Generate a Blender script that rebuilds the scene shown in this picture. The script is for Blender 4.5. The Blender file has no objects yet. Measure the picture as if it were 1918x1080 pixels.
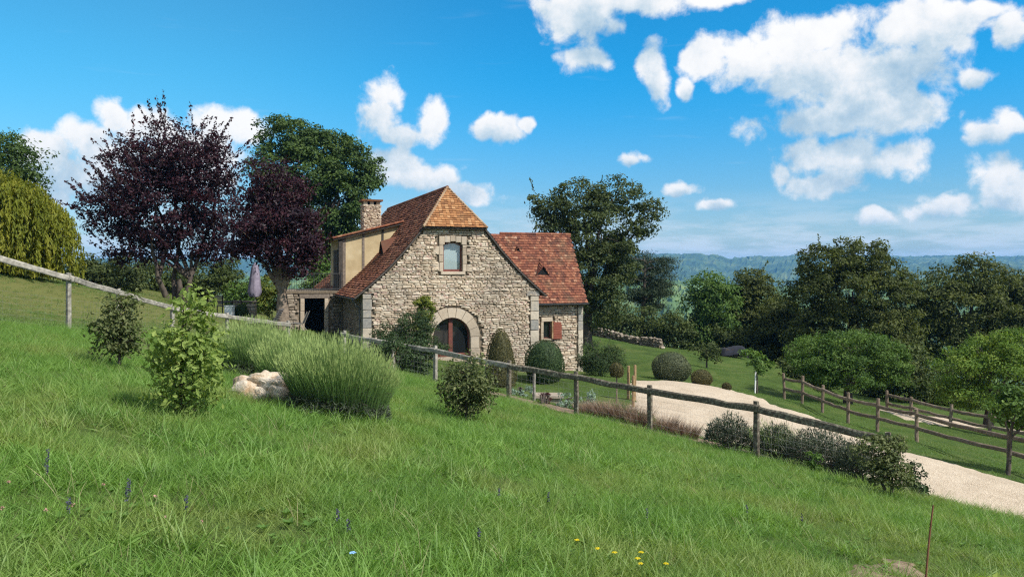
import bpy, math, random
import numpy as np
from mathutils import Vector, Matrix

R = math.radians
rng = np.random.default_rng(7)
random.seed(7)

# ------------------------------------------------------------------ camera
sc = bpy.context.scene
F, CX, HY = 1500.0, 959.0, 505.0            # focal length and horizon, in pixels of the 1918 px wide photograph
cam_d = bpy.data.cameras.new('camera'); cam = bpy.data.objects.new('camera', cam_d)
sc.collection.objects.link(cam); sc.camera = cam
cam.location = (0, 0, 0); cam.rotation_euler = (R(90), 0, 0)
cam_d.sensor_width = 36; cam_d.lens = 36 * F / 1918
cam_d.shift_y = -(540 - HY) / 1918
cam_d.clip_start = 0.05; cam_d.clip_end = 20000

# ------------------------------------------------------------------ sun, exposure
SUN_AZ, SUN_EL = R(122), R(47)               # azimuth from +Y towards +X
sd = bpy.data.lights.new('sun', 'SUN'); sun = bpy.data.objects.new('sun', sd); sc.collection.objects.link(sun)
sd.energy = 4.3; sd.angle = R(0.8); sd.color = (1.0, 0.955, 0.87)
sdir = Vector((math.sin(SUN_AZ) * math.cos(SUN_EL), math.cos(SUN_AZ) * math.cos(SUN_EL), math.sin(SUN_EL)))
sun.rotation_euler = (-sdir).to_track_quat('-Z', 'Y').to_euler()
sc.view_settings.view_transform = 'Standard'; sc.view_settings.look = 'None'
sc.view_settings.exposure = 0.60; sc.view_settings.gamma = 1.0; sc.view_settings.use_curve_mapping = False
sc.render.engine = 'CYCLES'
sc.cycles.use_denoising = False
sc.cycles.filter_width = 1.25
sc.cycles.use_adaptive_sampling = False
sc.cycles.sample_clamp_indirect = 6.0
sc.cycles.max_bounces = 7; sc.cycles.diffuse_bounces = 3; sc.cycles.transparent_max_bounces = 8
sc.cycles.volume_bounces = 0

# ------------------------------------------------------------------ node helpers
class NT:
    def __init__(self, tree): self.t = tree; self.n = tree.nodes; self.l = tree.links
    def new(self, kind, **kw):
        nd = self.n.new(kind)
        for k, v in kw.items(): setattr(nd, k, v)
        return nd
    def put(self, sock, val):
        if isinstance(val, bpy.types.NodeSocket): self.l.new(val, sock)
        elif val is not None: sock.default_value = val
    def math(self, op, a, b=None, c=None, clamp=False):
        nd = self.new('ShaderNodeMath', operation=op, use_clamp=clamp)
        for i, v in enumerate((a, b, c)):
            if v is not None: self.put(nd.inputs[i], v)
        return nd.outputs[0]
    def vmath(self, op, a, b=None, c=None):
        nd = self.new('ShaderNodeVectorMath', operation=op)
        for i, v in enumerate((a, b, c)):
            if v is not None: self.put(nd.inputs[i], v)
        return nd.outputs['Value'] if op in ('LENGTH', 'DOT_PRODUCT') else nd.outputs[0]
    def mix(self, fac, a, b, blend='MIX'):
        nd = self.new('ShaderNodeMix', data_type='RGBA', blend_type=blend)
        self.put(nd.inputs[0], fac); self.put(nd.inputs[6], a); self.put(nd.inputs[7], b)
        return nd.outputs[2]
    def noise(self, vec, scale, detail=3, rough=0.55, dist=0.0):
        nd = self.new('ShaderNodeTexNoise')
        if vec is not None: self.l.new(vec, nd.inputs['Vector'])
        nd.inputs['Scale'].default_value = scale; nd.inputs['Detail'].default_value = detail
        nd.inputs['Roughness'].default_value = rough; nd.inputs['Distortion'].default_value = dist
        return nd.outputs['Fac']
    def mapr(self, v, a, b, c=0.0, d=1.0, smooth=False):
        nd = self.new('ShaderNodeMapRange'); nd.clamp = True
        if smooth: nd.interpolation_type = 'SMOOTHSTEP'
        self.put(nd.inputs[0], v)
        for i, x in enumerate((a, b, c, d)): self.put(nd.inputs[i + 1], x)
        return nd.outputs[0]
    def ramp(self, fac, stops):
        nd = self.new('ShaderNodeValToRGB'); self.put(nd.inputs[0], fac)
        cr = nd.color_ramp
        while len(cr.elements) < len(stops): cr.elements.new(0.5)
        for e, (p, c) in zip(cr.elements, stops): e.position = p; e.color = (*c, 1)
        return nd.outputs[0]

# ------------------------------------------------------------------ world: clear sky with cumulus
def px_az_el(px, py):
    az = math.atan((px - CX) / F); el = math.atan(-(py - HY) / F * math.cos(az))
    return az, el
CLOUDS = [  # outline of the cumulus in the photograph: px, py, half width, half height
 (1400,118,88,52),(1335,112,42,42),(1480,85,80,48),(1555,62,80,40),(1560,135,160,50),(1680,125,105,52),(1715,58,70,52),
 (1770,50,55,48),(1640,200,125,45),(1725,205,50,36),(1545,228,120,30),(1600,165,150,40),
 (1510,298,62,38),(1590,290,60,36),(1690,290,52,38),(1540,348,70,24),(1455,320,22,22),
 (1095,32,78,48),(1050,15,40,34),(1200,6,120,26),(1330,-4,70,17),
 (1100,115,50,22),(1232,130,32,45),(1290,172,17,20),
 (712,213,40,50),(748,252,48,22),(812,228,33,36),(930,243,46,27),(984,238,16,14),
 (740,312,65,38),(800,330,50,28),(880,362,58,20),
 (215,215,28,24),(92,290,58,40),(170,268,48,42),(285,238,60,36),(400,238,50,36),(450,240,48,30),(100,335,95,45),(215,335,75,60),(350,310,120,60),
 (1192,296,29,14),(1272,350,32,13),(1335,376,31,13),
 (1850,250,52,24),(1892,226,32,26),(1878,335,68,38),(1905,362,40,28),(1762,390,68,24),(1640,408,38,13),(1892,50,36,40),
 (1828,150,36,18),(1850,14,46,18)]
MASSES = [(1540,150,270,95),(1720,70,110,65),(1620,215,180,50),(1585,300,160,55),(1150,20,150,60),(1100,115,50,22),(1232,130,32,45),(740,230,95,60),
 (940,243,70,28),(790,332,140,48),(230,290,260,95),(1875,240,70,35),(1885,345,80,50),(1762,390,75,28),(1640,408,40,14),(1880,50,60,50),(1290,172,17,20),(1192,296,29,14),(1272,350,32,13),(1335,376,31,13),(1828,150,36,18),(1560,350,80,26)]
def build_world():
    w = bpy.data.worlds.new('World'); sc.world = w; w.use_nodes = True
    w.cycles.sampling_method = 'MANUAL'; w.cycles.sample_map_resolution = 256
    T = NT(w.node_tree)
    for n in list(T.n): T.n.remove(n)
    out = T.new('ShaderNodeOutputWorld'); bg = T.new('ShaderNodeBackground')
    sky = T.new('ShaderNodeTexSky', sky_type='NISHITA'); sky.sun_disc = False
    sky.sun_elevation = SUN_EL; sky.sun_rotation = SUN_AZ; sky.altitude = 250
    sky.air_density = 1.0; sky.dust_density = 0.5; sky.ozone_density = 2.0
    d = T.new('ShaderNodeTexCoord').outputs['Generated']
    sep = T.new('ShaderNodeSeparateXYZ'); T.l.new(d, sep.inputs[0])
    X, Y, Z = sep.outputs
    az = T.math('ARCTAN2', X, Y); el = T.math('ARCSINE', Z)
    # clear-sky colour: the photograph's polarised azure, paler towards the horizon and the left
    tint = T.mix(T.mapr(az, 0.10, -0.45, 0, 1, True), (0.10, 1.15, 1.62, 1), (0.36, 1.34, 1.56, 1))
    blue = T.mix(1.0, sky.outputs[0], tint, 'MULTIPLY')
    hz = T.mapr(el, 0.0, 0.25, 1.0, 0.0, True)
    warm = T.mix(1.0, sky.outputs[0], (0.82, 0.91, 1.06, 1), 'MULTIPLY')
    base = T.mix(T.math('MULTIPLY', hz, 0.9), blue, warm)
    cmb = T.new('ShaderNodeCombineXYZ'); T.l.new(az, cmb.inputs[0]); T.l.new(el, cmb.inputs[1])
    # ragged edges: warp the angles with noise
    wn = T.new('ShaderNodeTexNoise'); T.l.new(d, wn.inputs['Vector'])
    wn.inputs['Scale'].default_value = 11.0; wn.inputs['Detail'].default_value = 3; wn.inputs['Roughness'].default_value = 0.6
    p = T.vmath('MULTIPLY_ADD', wn.outputs['Color'], (0.046, 0.034, 0), cmb.outputs[0])
    p = T.vmath('ADD', p, (-0.023, -0.017, 0))
    def field(vec, blobs, k, ox=0.0, oy=0.0, g=1.0):
        acc = None
        for (px, py, rx, ry) in blobs:
            a, e = px_az_el(px, py); ra = rx * 1.2 * g / F * math.cos(a) ** 2; re = ry * 1.22 * g / F * math.cos(a)
            s = T.vmath('MULTIPLY_ADD', vec, (1 / ra, 1 / re, 0), (ox - a / ra, oy - e / re, 0))
            l = T.vmath('LENGTH', s)
            acc = l if acc is None else T.math('SMOOTH_MIN', acc, l, k)
        return acc
    f1 = field(p, CLOUDS, 0.22)
    fine = T.noise(d, 24.0, 6, 0.66, 0.2)
    # the rest of the sky, outside the photograph, carries added cumulus, thickened to whiten and lift the ambient light
    outside = T.math('MAXIMUM', T.mapr(T.math('ABSOLUTE', az), 0.60, 0.72, 0, 1), T.mapr(el, 0.34, 0.42, 0, 1))
    dz = T.new('ShaderNodeMapping'); T.l.new(d, dz.inputs[0]); dz.inputs['Scale'].default_value = (1, 1, 2.2)
    gen = T.math('MULTIPLY_ADD', T.noise(dz.outputs[0], 4.2, 3, 0.58), -5.0, 3.25)
    f1 = T.math('ADD', T.math('MULTIPLY', f1, T.math('SUBTRACT', 1.0, outside)), T.math('MULTIPLY', gen, outside))
    bil = T.math('ABSOLUTE', T.math('MULTIPLY_ADD', T.noise(d, 17.0, 3, 0.5), 2.0, -1.0))       # rounded cauliflower bulges
    edge = T.math('ADD', f1, T.math('MULTIPLY', T.math('SUBTRACT', fine, 0.5), 1.5))
    edge = T.math('ADD', edge, T.math('MULTIPLY_ADD', bil, -1.15, 0.22))
    alpha = T.mapr(edge, 0.60, 1.14, 1.0, 0.0, True)
    # self shading: how much cloud lies between this point and the sun (up and to the right)
    f2 = field(p, MASSES, 0.12, 0.12, 0.72)
    f2 = T.math('ADD', f2, T.math('MULTIPLY', T.math('SUBTRACT', T.noise(T.vmath('ADD', d, (0.012, 0, 0.022)), 22.0, 5, 0.6), 0.5), 2.4))
    lit = T.mapr(f2, 0.0, 1.5, 0.0, 1.0)
    lit = T.math('ADD', lit, T.mapr(fine, 0.33, 0.70, 0.16, -0.20), clamp=True)
    ccol = T.ramp(lit, [(0.0, (3.9, 5.5, 6.9)), (0.3, (5.7, 6.9, 7.8)), (0.55, (7.9, 8.4, 8.8)), (0.75, (9.2, 9.25, 9.3)), (1.0, (9.9, 9.8, 9.7))])
    c1 = T.mix(T.math('MULTIPLY', alpha, 0.98), base, ccol)
    # thin cirrus streaks and the milky band above the hills
    mp = T.new('ShaderNodeMapping'); T.l.new(cmb.outputs[0], mp.inputs[0]); mp.inputs['Scale'].default_value = (3.0, 26, 1); mp.inputs['Rotation'].default_value = (0, 0, R(-14))
    ci = T.mapr(T.noise(mp.outputs[0], 1.6, 3, 0.6), 0.60, 0.85, 0.0, 0.22, True)
    c2 = T.mix(T.math('MULTIPLY', ci, T.math('SUBTRACT', 1.0, alpha)), c1, (7.4, 8.2, 8.9, 1))
    mb = T.new('ShaderNodeMapping'); T.l.new(cmb.outputs[0], mb.inputs[0]); mb.inputs['Scale'].default_value = (4.2, 22, 1)
    bn = T.mapr(T.noise(mb.outputs[0], 2.4, 4, 0.62), 0.36, 0.62, 0.15, 1.0, True)
    band = T.math('MULTIPLY', T.mapr(el, 0.012, 0.105, 0.85, 0.0, True), bn)
    c3 = T.mix(T.math('MULTIPLY', band, T.math('SUBTRACT', 1.0, T.math('MULTIPLY', alpha, 0.7))), c2, (7.4, 8.2, 8.9, 1))
    T.l.new(c3, bg.inputs[0]); bg.inputs[1].default_value = 0.070
    T.l.new(bg.outputs[0], out.inputs[0])
build_world()

# ------------------------------------------------------------------ terrain
def basez(x, y):
    xs = 24 * np.tanh(np.abs(x) / 24 + (np.abs(x) / 24) ** 5) * np.sign(x)
    ys = np.where(y < 44, y, 44 + 6 * np.tanh((y - 44) / 12))
    return -1.5 - 0.17 * xs - 0.094 * ys
def W(px, py, D): return np.array([(px - CX) / F * D, D, -(py - HY) / F * D])
FENCE = [(-330,16.6),(-110,18.3),(128,20.5),(222,23.2),(322,26.2),(425,28.4),(540,29.0),(645,27.2),(735,25.3),(815,23.8),(953,21.8),(1080,20.2),(1218,18.8),(1418,16.8),(1664,15.0)]
CTRL = [(690,655,36),(1005,702,39),(1090,694,41.5),(597,618,41.5),(545,618,41),(420,592,43),(360,575,44),(300,556,41),(220,550,38),(60,520,31),(0,503,33),(130,535,36),
 (-150,470,34),(500,600,42),
 (1190,714,36),(1330,722,36),(1420,742,33.2),(1465,765,31),(1300,815,23),(1190,770,25.5),(1700,850,22.5),(1918,905,20.5),(1918,990,15.6),(1750,930,17.2),
 (1100,755,26),(1000,735,29),(900,728,29.5),(820,712,30),
 (1472,750,35.5),(1590,793,30),(1718,828,26.8),(1888,878,22.8),(2080,930,19.5),(1718,777,35),(1890,803,33),(1640,766,37),(1780,790,36),(2000,820,33),
 (1170,642,58),(1250,655,56),(1330,690,46),(1415,735,35.5),(1257,712,38),(1315,722,36),(1450,702,46),(1380,668,55),(1590,757,38),(1750,760,44),(1900,770,46),(1120,650,54),
 (1560,745,42),(600,600,62),(200,530,56),(-100,480,55),(400,560,60)]
cp = [W(*c) for c in CTRL]
cp += [np.array([x, y, basez(np.array(x), np.array(y))]) for x in np.arange(-14, 9, 2.5) for y in np.arange(0, 21, 3) if y < 21 - max(0, x) * 0.85]
cp += [np.array([(px - CX) / F * D, D, basez(np.array((px - CX) / F * D), np.array(D))]) for px, D in FENCE]
cp = np.array(cp)
cres = cp[:, 2] - basez(cp[:, 0], cp[:, 1])
def sstep(a, b, t):
    t = np.clip((t - a) / (b - a), 0, 1); return t * t * (3 - 2 * t)
def H(x, y):
    x = np.asarray(x, float); y = np.asarray(y, float); sh = np.broadcast(x, y).shape
    x = np.broadcast_to(x, sh).ravel(); y = np.broadcast_to(y, sh).ravel(); o = np.empty(x.size)
    for i in range(0, x.size, 20000):
        a, b = x[i:i + 20000], y[i:i + 20000]
        w = 1 / ((a[:, None] - cp[:, 0]) ** 2 + (b[:, None] - cp[:, 1]) ** 2 + 1.3 ** 2) ** 2
        z = basez(a, b) + (w * cres).sum(1) / (w.sum(1) + 1e-6)
        far = sstep(66, 190, np.hypot(a * 0.8, np.maximum(b, 0)))
        z = z * (1 - far) + (-78) * far
        o[i:i + 20000] = z
    return o.reshape(sh)
def Hs(x, y): return float(H(x, y))
def G(px, py):                                # where a pixel's ray meets the ground
    t = np.concatenate([np.arange(2.5, 80, 0.05)])
    x = (px - CX) / F * t; z = -(py - HY) / F * t
    below = np.nonzero(z < H(x, t))[0]
    k = below[0] if len(below) else len(t) - 1
    return np.array([x[k], t[k], z[k]])
def at(px, D):                                # a spot on the ground in a pixel column at a given distance
    x = (px - CX) / F * D; return np.array([x, D, Hs(x, D)])

# lattice noise for geometry
_lat = rng.random((256, 256))
def vnoise(x, y):
    xi = np.floor(x).astype(int); yi = np.floor(y).astype(int); fx = x - xi; fy = y - yi
    fx = fx * fx * (3 - 2 * fx); fy = fy * fy * (3 - 2 * fy)
    g = lambda i, j: _lat[i % 256, j % 256]
    return (g(xi, yi) * (1 - fx) + g(xi + 1, yi) * fx) * (1 - fy) + (g(xi, yi + 1) * (1 - fx) + g(xi + 1, yi + 1) * fx) * fy
def fbm(x, y, o=4):
    s = 0; a = 0.5
    for _ in range(o): s = s + a * vnoise(x, y); x = x * 2.03 + 17.1; y = y * 2.03 + 5.7; a *= 0.5
    return s

# ------------------------------------------------------------------ mesh helpers
COL = sc.collection
class MB:
    """collects vertices and faces (quads or triangles), then links them as one mesh object"""
    def __init__(self): self.v = []; self.f = []; self.r = []; self.n = 0
    def add(self, v, f, rnd=0.0):
        v = np.asarray(v, float).reshape(-1, 3)
        if isinstance(f, np.ndarray): groups = [f]
        else:
            by = {}
            for q in f: by.setdefault(len(q), []).append(q)
            groups = [np.array(g) for g in by.values()]
        for g in groups:
            self.f.append(g + self.n)
            self.r.append(np.broadcast_to(np.asarray(rnd, float), (len(g),)).copy() if np.ndim(rnd) == 0 else np.asarray(rnd, float))
        self.v.append(v); self.n += len(v); return self
    def box(self, lo, hi, rnd=0.0, jit=0.0, skip=()):
        x0, y0, z0 = lo; x1, y1, z1 = hi
        v = np.array([(x0,y0,z0),(x1,y0,z0),(x1,y1,z0),(x0,y1,z0),(x0,y0,z1),(x1,y0,z1),(x1,y1,z1),(x0,y1,z1)], float)
        if jit: v += (rng.random(v.shape) - 0.5) * jit
        f = [(0,3,2,1),(4,5,6,7),(0,1,5,4),(1,2,6,5),(2,3,7,6),(3,0,4,7)]
        return self.add(v, [q for i, q in enumerate(f) if i not in skip], rnd)
    def tube(self, pts, rad, n=6, rnd=0.0, cap=True):
        pts = np.asarray(pts, float); k = len(pts); rad = np.broadcast_to(np.asarray(rad, float), (k,))
        tan = np.gradient(pts, axis=0); tan /= np.linalg.norm(tan, axis=1)[:, None] + 1e-9
        ref = np.array([0, 0, 1.0]) if abs(tan[0][2]) < 0.9 else np.array([1.0, 0, 0])
        vs = []
        for i in range(k):
            a = np.cross(tan[i], ref); a /= np.linalg.norm(a) + 1e-9; b = np.cross(tan[i], a)
            an = np.arange(n) * 2 * math.pi / n
            vs.append(pts[i] + rad[i] * (np.cos(an)[:, None] * a + np.sin(an)[:, None] * b))
        f = [(i*n+j, i*n+(j+1) % n, (i+1)*n+(j+1) % n, (i+1)*n+j) for i in range(k-1) for j in range(n)]
        self.add(np.concatenate(vs), f, rnd)
        if cap:
            self.add(vs[0][::-1], [tuple(range(n))], rnd); self.add(vs[-1], [tuple(range(n))], rnd)
        return self
    def build(self, name, mat, parent=None, origin=(0, 0, 0), smooth=False):
        me = bpy.data.meshes.new(name)
        v = np.concatenate(self.v) - np.asarray(origin, float)
        me.vertices.add(len(v)); me.vertices.foreach_set('co', v.ravel())
        li = np.concatenate([g.ravel() for g in self.f]); tot = np.concatenate([np.full(len(g), g.shape[1]) for g in self.f])
        me.loops.add(len(li)); me.loops.foreach_set('vertex_index', li.astype(np.int32))
        st = np.concatenate([[0], np.cumsum(tot)[:-1]])
        me.polygons.add(len(tot)); me.polygons.foreach_set('loop_start', st.astype(np.int32)); me.polygons.foreach_set('loop_total', tot.astype(np.int32))
        at_ = me.attributes.new('rnd', 'FLOAT', 'FACE'); at_.data.foreach_set('value', np.concatenate(self.r).astype(np.float32))
        me.polygons.foreach_set('use_smooth', np.full(len(tot), smooth))
        me.update(calc_edges=True); me.validate()
        o = bpy.data.objects.new(name, me); COL.objects.link(o)
        if mat is not None: me.materials.append(mat)
        if parent is not None: o.parent = parent
        return o
def tag(o, label=None, cat=None, group=None, kind=None):
    for k, v in (('label', label), ('category', cat), ('group', group), ('kind', kind)):
        if v: o[k] = v
    return o
def thing(name, label, cat, loc, group=None, rz=0.0):
    o = bpy.data.objects.new(name, None); COL.objects.link(o); o.location = loc; o.rotation_euler = (0, 0, rz)
    o.empty_display_size = 0.3
    return tag(o, label, cat, group)
def unit(v):
    v = np.asarray(v, float); return v / (np.linalg.norm(v, axis=-1, keepdims=True) + 1e-9)
def bez(a, b, c, k):
    t = np.linspace(0, 1, k)[:, None]; a, b, c = map(np.asarray, (a, b, c))
    return (1 - t) ** 2 * a + 2 * t * (1 - t) * b + t * t * c

# ------------------------------------------------------------------ materials
def mat_new(name):
    m = bpy.data.materials.new(name); m.use_nodes = True
    T = NT(m.node_tree); return m, T, T.n['Principled BSDF']
def pos(T): return T.new('ShaderNodeNewGeometry').outputs['Position']
def rnd(T):                                   # one value per piece: object or face
    oi = T.new('ShaderNodeObjectInfo').outputs['Random']
    a = T.new('ShaderNodeAttribute'); a.attribute_name = 'rnd'
    return T.math('FRACT', T.math('ADD', oi, a.outputs['Fac']))
def face(T):
    a = T.new('ShaderNodeAttribute'); a.attribute_name = 'rnd'; return a.outputs['Fac']
def bump(T, b, h, dist, strength=0.6):
    nd = T.new('ShaderNodeBump'); nd.inputs['Strength'].default_value = strength; nd.inputs['Distance'].default_value = dist
    T.l.new(h, nd.inputs['Height']); T.l.new(nd.outputs[0], b.inputs['Normal'])
def surf(name, stops, scale, rough=0.85, bdist=0.0, bscale=None, detail=5, per=0.0, spec=0.3):
    m, T, b = mat_new(name); p = pos(T)
    f = T.noise(p, scale, detail, 0.6)
    f = T.mapr(f, 0.28, 0.72)
    if per: f = T.math('ADD', T.math('MULTIPLY', f, 1 - per), T.math('MULTIPLY', rnd(T), per))
    T.l.new(T.ramp(f, stops), b.inputs['Base Color']); b.inputs['Roughness'].default_value = rough
    b.inputs['Specular IOR Level'].default_value = spec
    if bdist: bump(T, b, T.noise(p, bscale or scale * 3, 5, 0.65), bdist)
    return m
def leafmat(name, stops, trans=0.28, tcol=None, rough=0.62, nscale=1.2, spec=0.22):
    m, T, b = mat_new(name); p = pos(T)
    f = T.math('ADD', T.math('MULTIPLY', face(T), 0.7), T.math('MULTIPLY', T.mapr(T.noise(p, nscale, 2), 0.3, 0.7), 0.3))
    c = T.ramp(f, stops); T.l.new(c, b.inputs['Base Color']); b.inputs['Roughness'].default_value = rough
    b.inputs['Specular IOR Level'].default_value = spec
    tr = T.new('ShaderNodeBsdfTranslucent'); T.l.new(T.mix(1.0, c, tcol or (1.3, 1.35, 0.6, 1), 'MULTIPLY'), tr.inputs[0])
    mx = T.new('ShaderNodeMixShader'); mx.inputs[0].default_value = trans
    T.l.new(b.outputs[0], mx.inputs[1]); T.l.new(tr.outputs[0], mx.inputs[2]); T.l.new(mx.outputs[0], T.n['Material Output'].inputs[0])
    return m
M = {}
M['bark'] = surf('bark', [(0, (.035,.028,.022)), (1, (.13,.105,.085))], 6, 0.95, 0.02, 18)
M['bark_pale'] = surf('bark_pale', [(0, (.10,.075,.055)), (1, (.27,.21,.16))], 7, 0.95, 0.02, 18)
M['twig'] = surf('twig', [(0, (.05,.035,.03)), (1, (.14,.10,.08))], 9, 0.9)
M['wood_grey'] = surf('weathered_wood', [(0, (.11,.10,.085)), (.5, (.25,.23,.195)), (1, (.46,.42,.36))], 9, 0.9, 0.012, 40, per=0.15)
M['wood_lichen'] = surf('lichen_wood', [(0, (.045,.036,.028)), (.5, (.12,.10,.075)), (.78, (.25,.225,.165)), (1, (.46,.42,.31))], 15, 0.92, 0.01, 35, per=0.1)
M['wood_brown'] = surf('brown_wood', [(0, (.10,.07,.05)), (.5, (.19,.14,.10)), (1, (.31,.24,.18))], 8, 0.9, 0.008, 40, per=0.3)
M['wood_tan'] = surf('tan_wood', [(0, (.16,.10,.05)), (1, (.36,.24,.13))], 8, 0.9, 0.006, 40)
M['frame_red'] = surf('red_brown_paint', [(0, (.11,.035,.026)), (1, (.18,.06,.042))], 5, 0.55)
M['shutter'] = surf('shutter_paint', [(0, (.17,.045,.028)), (1, (.25,.075,.045))], 6, 0.6, 0.003, 30, per=0.2)
M['metal_dark'] = surf('dark_metal', [(0, (.02,.02,.022)), (1, (.05,.05,.052))], 6, 0.5)
M['zinc'] = surf('zinc', [(0, (.06,.06,.065)), (1, (.13,.13,.14))], 5, 0.5)
M['plaster'] = surf('lime_plaster', [(0, (.36,.27,.15)), (.6, (.47,.37,.22)), (1, (.55,.45,.29))], 1.6, 0.95, 0.006, 25)
M['timber'] = surf('old_timber', [(0, (.10,.08,.065)), (1, (.25,.20,.16))], 9, 0.9, 0.006, 35)
M['timber_dark'] = surf('dark_timber', [(0, (.03,.026,.022)), (1, (.09,.075,.065))], 9, 0.9)
M['white'] = surf('white_paint', [(0, (.62,.62,.60)), (1, (.78,.78,.76))], 6, 0.7)
M['wire'] = surf('galvanised_wire', [(0, (.16,.16,.155)), (1, (.28,.28,.27))], 5, 0.6)
M['black'] = surf('dark_interior', [(0, (.006,.006,.007)), (1, (.012,.011,.012))], 3, 0.9)  # near-black colour standing in for the darkness inside openings
M['curtain'] = surf('pale_blind', [(0, (.40,.46,.47)), (1, (.50,.56,.56))], 1.2, 0.9)
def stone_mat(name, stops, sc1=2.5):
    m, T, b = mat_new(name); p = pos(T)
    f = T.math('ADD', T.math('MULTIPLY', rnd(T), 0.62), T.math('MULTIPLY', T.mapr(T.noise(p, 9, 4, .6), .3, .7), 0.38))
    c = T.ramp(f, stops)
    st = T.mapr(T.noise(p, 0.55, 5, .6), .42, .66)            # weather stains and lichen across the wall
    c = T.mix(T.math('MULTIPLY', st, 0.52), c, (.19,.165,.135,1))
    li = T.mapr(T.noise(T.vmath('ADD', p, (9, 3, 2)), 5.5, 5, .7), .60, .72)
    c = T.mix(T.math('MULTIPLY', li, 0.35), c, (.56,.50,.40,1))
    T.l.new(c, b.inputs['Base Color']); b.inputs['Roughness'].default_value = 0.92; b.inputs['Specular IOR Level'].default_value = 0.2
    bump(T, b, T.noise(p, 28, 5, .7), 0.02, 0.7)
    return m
M['stone'] = stone_mat('wall_stone', [(0, (.20,.14,.105)), (.12, (.32,.235,.17)), (.32, (.44,.34,.245)), (.55, (.53,.43,.315)), (.74, (.62,.54,.43)), (.82, (.50,.34,.27)), (.92, (.40,.25,.20)), (1, (.36,.34,.32))])
M['ashlar'] = stone_mat('cut_stone', [(0, (.29,.235,.18)), (.4, (.42,.335,.25)), (.75, (.50,.41,.315)), (1, (.34,.30,.26))])
M['quoin'] = stone_mat('weathered_quoin', [(0, (.17,.165,.155)), (.3, (.27,.255,.23)), (.6, (.42,.36,.28)), (.85, (.52,.45,.36)), (1, (.30,.22,.18))])
M['mortar'] = surf('joint_mortar', [(0, (.11,.085,.06)), (1, (.24,.19,.135))], 14, 0.98, 0.01, 40)
M['annexe_stone'] = stone_mat('shaded_stone', [(0, (.13,.10,.075)), (.5, (.27,.22,.17)), (.85, (.38,.32,.25)), (1, (.24,.16,.12))])  # darker copy of the wall stone, shade put into its colour
def tile_mat(name, stops, moss):
    m, T, b = mat_new(name); p = pos(T)
    f = T.math('ADD', T.math('MULTIPLY', face(T), 0.75), T.math('MULTIPLY', T.mapr(T.noise(p, 7, 4, .6), .3, .7), 0.25))
    c = T.ramp(f, stops)
    mo = T.mapr(T.noise(p, 0.9, 5, .65), .50, .72)
    c = T.mix(T.math('MULTIPLY', mo, moss), c, (.13,.10,.06,1))
    T.l.new(c, b.inputs['Base Color']); b.inputs['Roughness'].default_value = 0.88; b.inputs['Specular IOR Level'].default_value = 0.25
    bump(T, b, T.noise(p, 35, 4, .6), 0.01, 0.5)
    return m
TS = [(0, (.10,.042,.028)), (.25, (.17,.062,.036)), (.55, (.245,.088,.046)), (.8, (.30,.125,.066)), (.93, (.36,.19,.11)), (1, (.50,.38,.27))]
M['tile'] = tile_mat('clay_tile', TS, 0.45)
M['tile_hip'] = tile_mat('clay_tile_ochre', [(0, (.12,.055,.026)), (.3, (.24,.105,.042)), (.65, (.34,.16,.065)), (.9, (.41,.23,.11)), (1, (.50,.37,.24))], 0.45)
M['tile_red'] = tile_mat('clay_tile_red', [(0, (.06,.027,.02)), (.25, (.125,.044,.029)), (.55, (.185,.064,.037)), (.82, (.245,.10,.056)), (.93, (.34,.21,.14)), (1, (.50,.40,.30))], 0.6)
M['tile_dark'] = tile_mat('clay_tile_dark', [(0, (.05,.024,.017)), (.6, (.115,.045,.026)), (1, (.18,.085,.05))], .5)  # roof tile colour darkened to offset direct sun on the left vent
M['hip_cover'] = tile_mat('pale_clay_cover', [(0, (.22,.14,.085)), (1, (.38,.27,.17))], .4)
def glass_mat():
    m, T, b = mat_new('window_glass')
    b.inputs['Base Color'].default_value = (.012,.014,.015,1); b.inputs['Roughness'].default_value = 0.04; b.inputs['Specular IOR Level'].default_value = 0.6
    bump(T, b, T.noise(pos(T), 1.5, 2), 0.02, 0.15)
    return m
M['glass'] = glass_mat()
def glass_clear():
    m, T, b = mat_new('clear_glass')
    g = T.new('ShaderNodeBsdfGlossy'); g.inputs['Roughness'].default_value = 0.03; t = T.new('ShaderNodeBsdfTransparent'); t.inputs[0].default_value = (.86,.9,.9,1)
    mx = T.new('ShaderNodeMixShader'); mx.inputs[0].default_value = 0.14
    T.l.new(t.outputs[0], mx.inputs[1]); T.l.new(g.outputs[0], mx.inputs[2]); T.l.new(mx.outputs[0], T.n['Material Output'].inputs[0])
    return m
M['glass_clear'] = glass_clear()

# ------------------------------------------------------------------ ground, drive, hills
def ground_mat():
    m, T, b = mat_new('meadow_soil_and_grass'); p = pos(T)
    a = T.ramp(T.mapr(T.noise(p, 0.7, 5, .6), .3, .7), [(0, (.034,.058,.013)), (.5, (.060,.100,.021)), (1, (.100,.125,.036))])
    fine = T.ramp(T.noise(p, 22, 4, .7), [(.25, (.45,.5,.4)), (.7, (1.25,1.2,1.1))])
    c = T.mix(1.0, a, fine, 'MULTIPLY')
    sep = T.new('ShaderNodeSeparateXYZ'); T.l.new(p, sep.inputs[0])
    dry = T.math('MULTIPLY', T.mapr(sep.outputs[0], -9, -14, 0, 1), T.mapr(sep.outputs[1], 20, 26, 0, 1))   # mown, drier lawn at the top of the slope
    c = T.mix(T.math('MULTIPLY', dry, 0.7), c, (.14,.135,.045,1))
    T.l.new(c, b.inputs['Base Color']); b.inputs['Roughness'].default_value = 0.95; b.inputs['Specular IOR Level'].default_value = 0.15
    bump(T, b, T.noise(p, 30, 4, .7), 0.05, 0.8)
    return m
M['ground'] = ground_mat()
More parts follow.
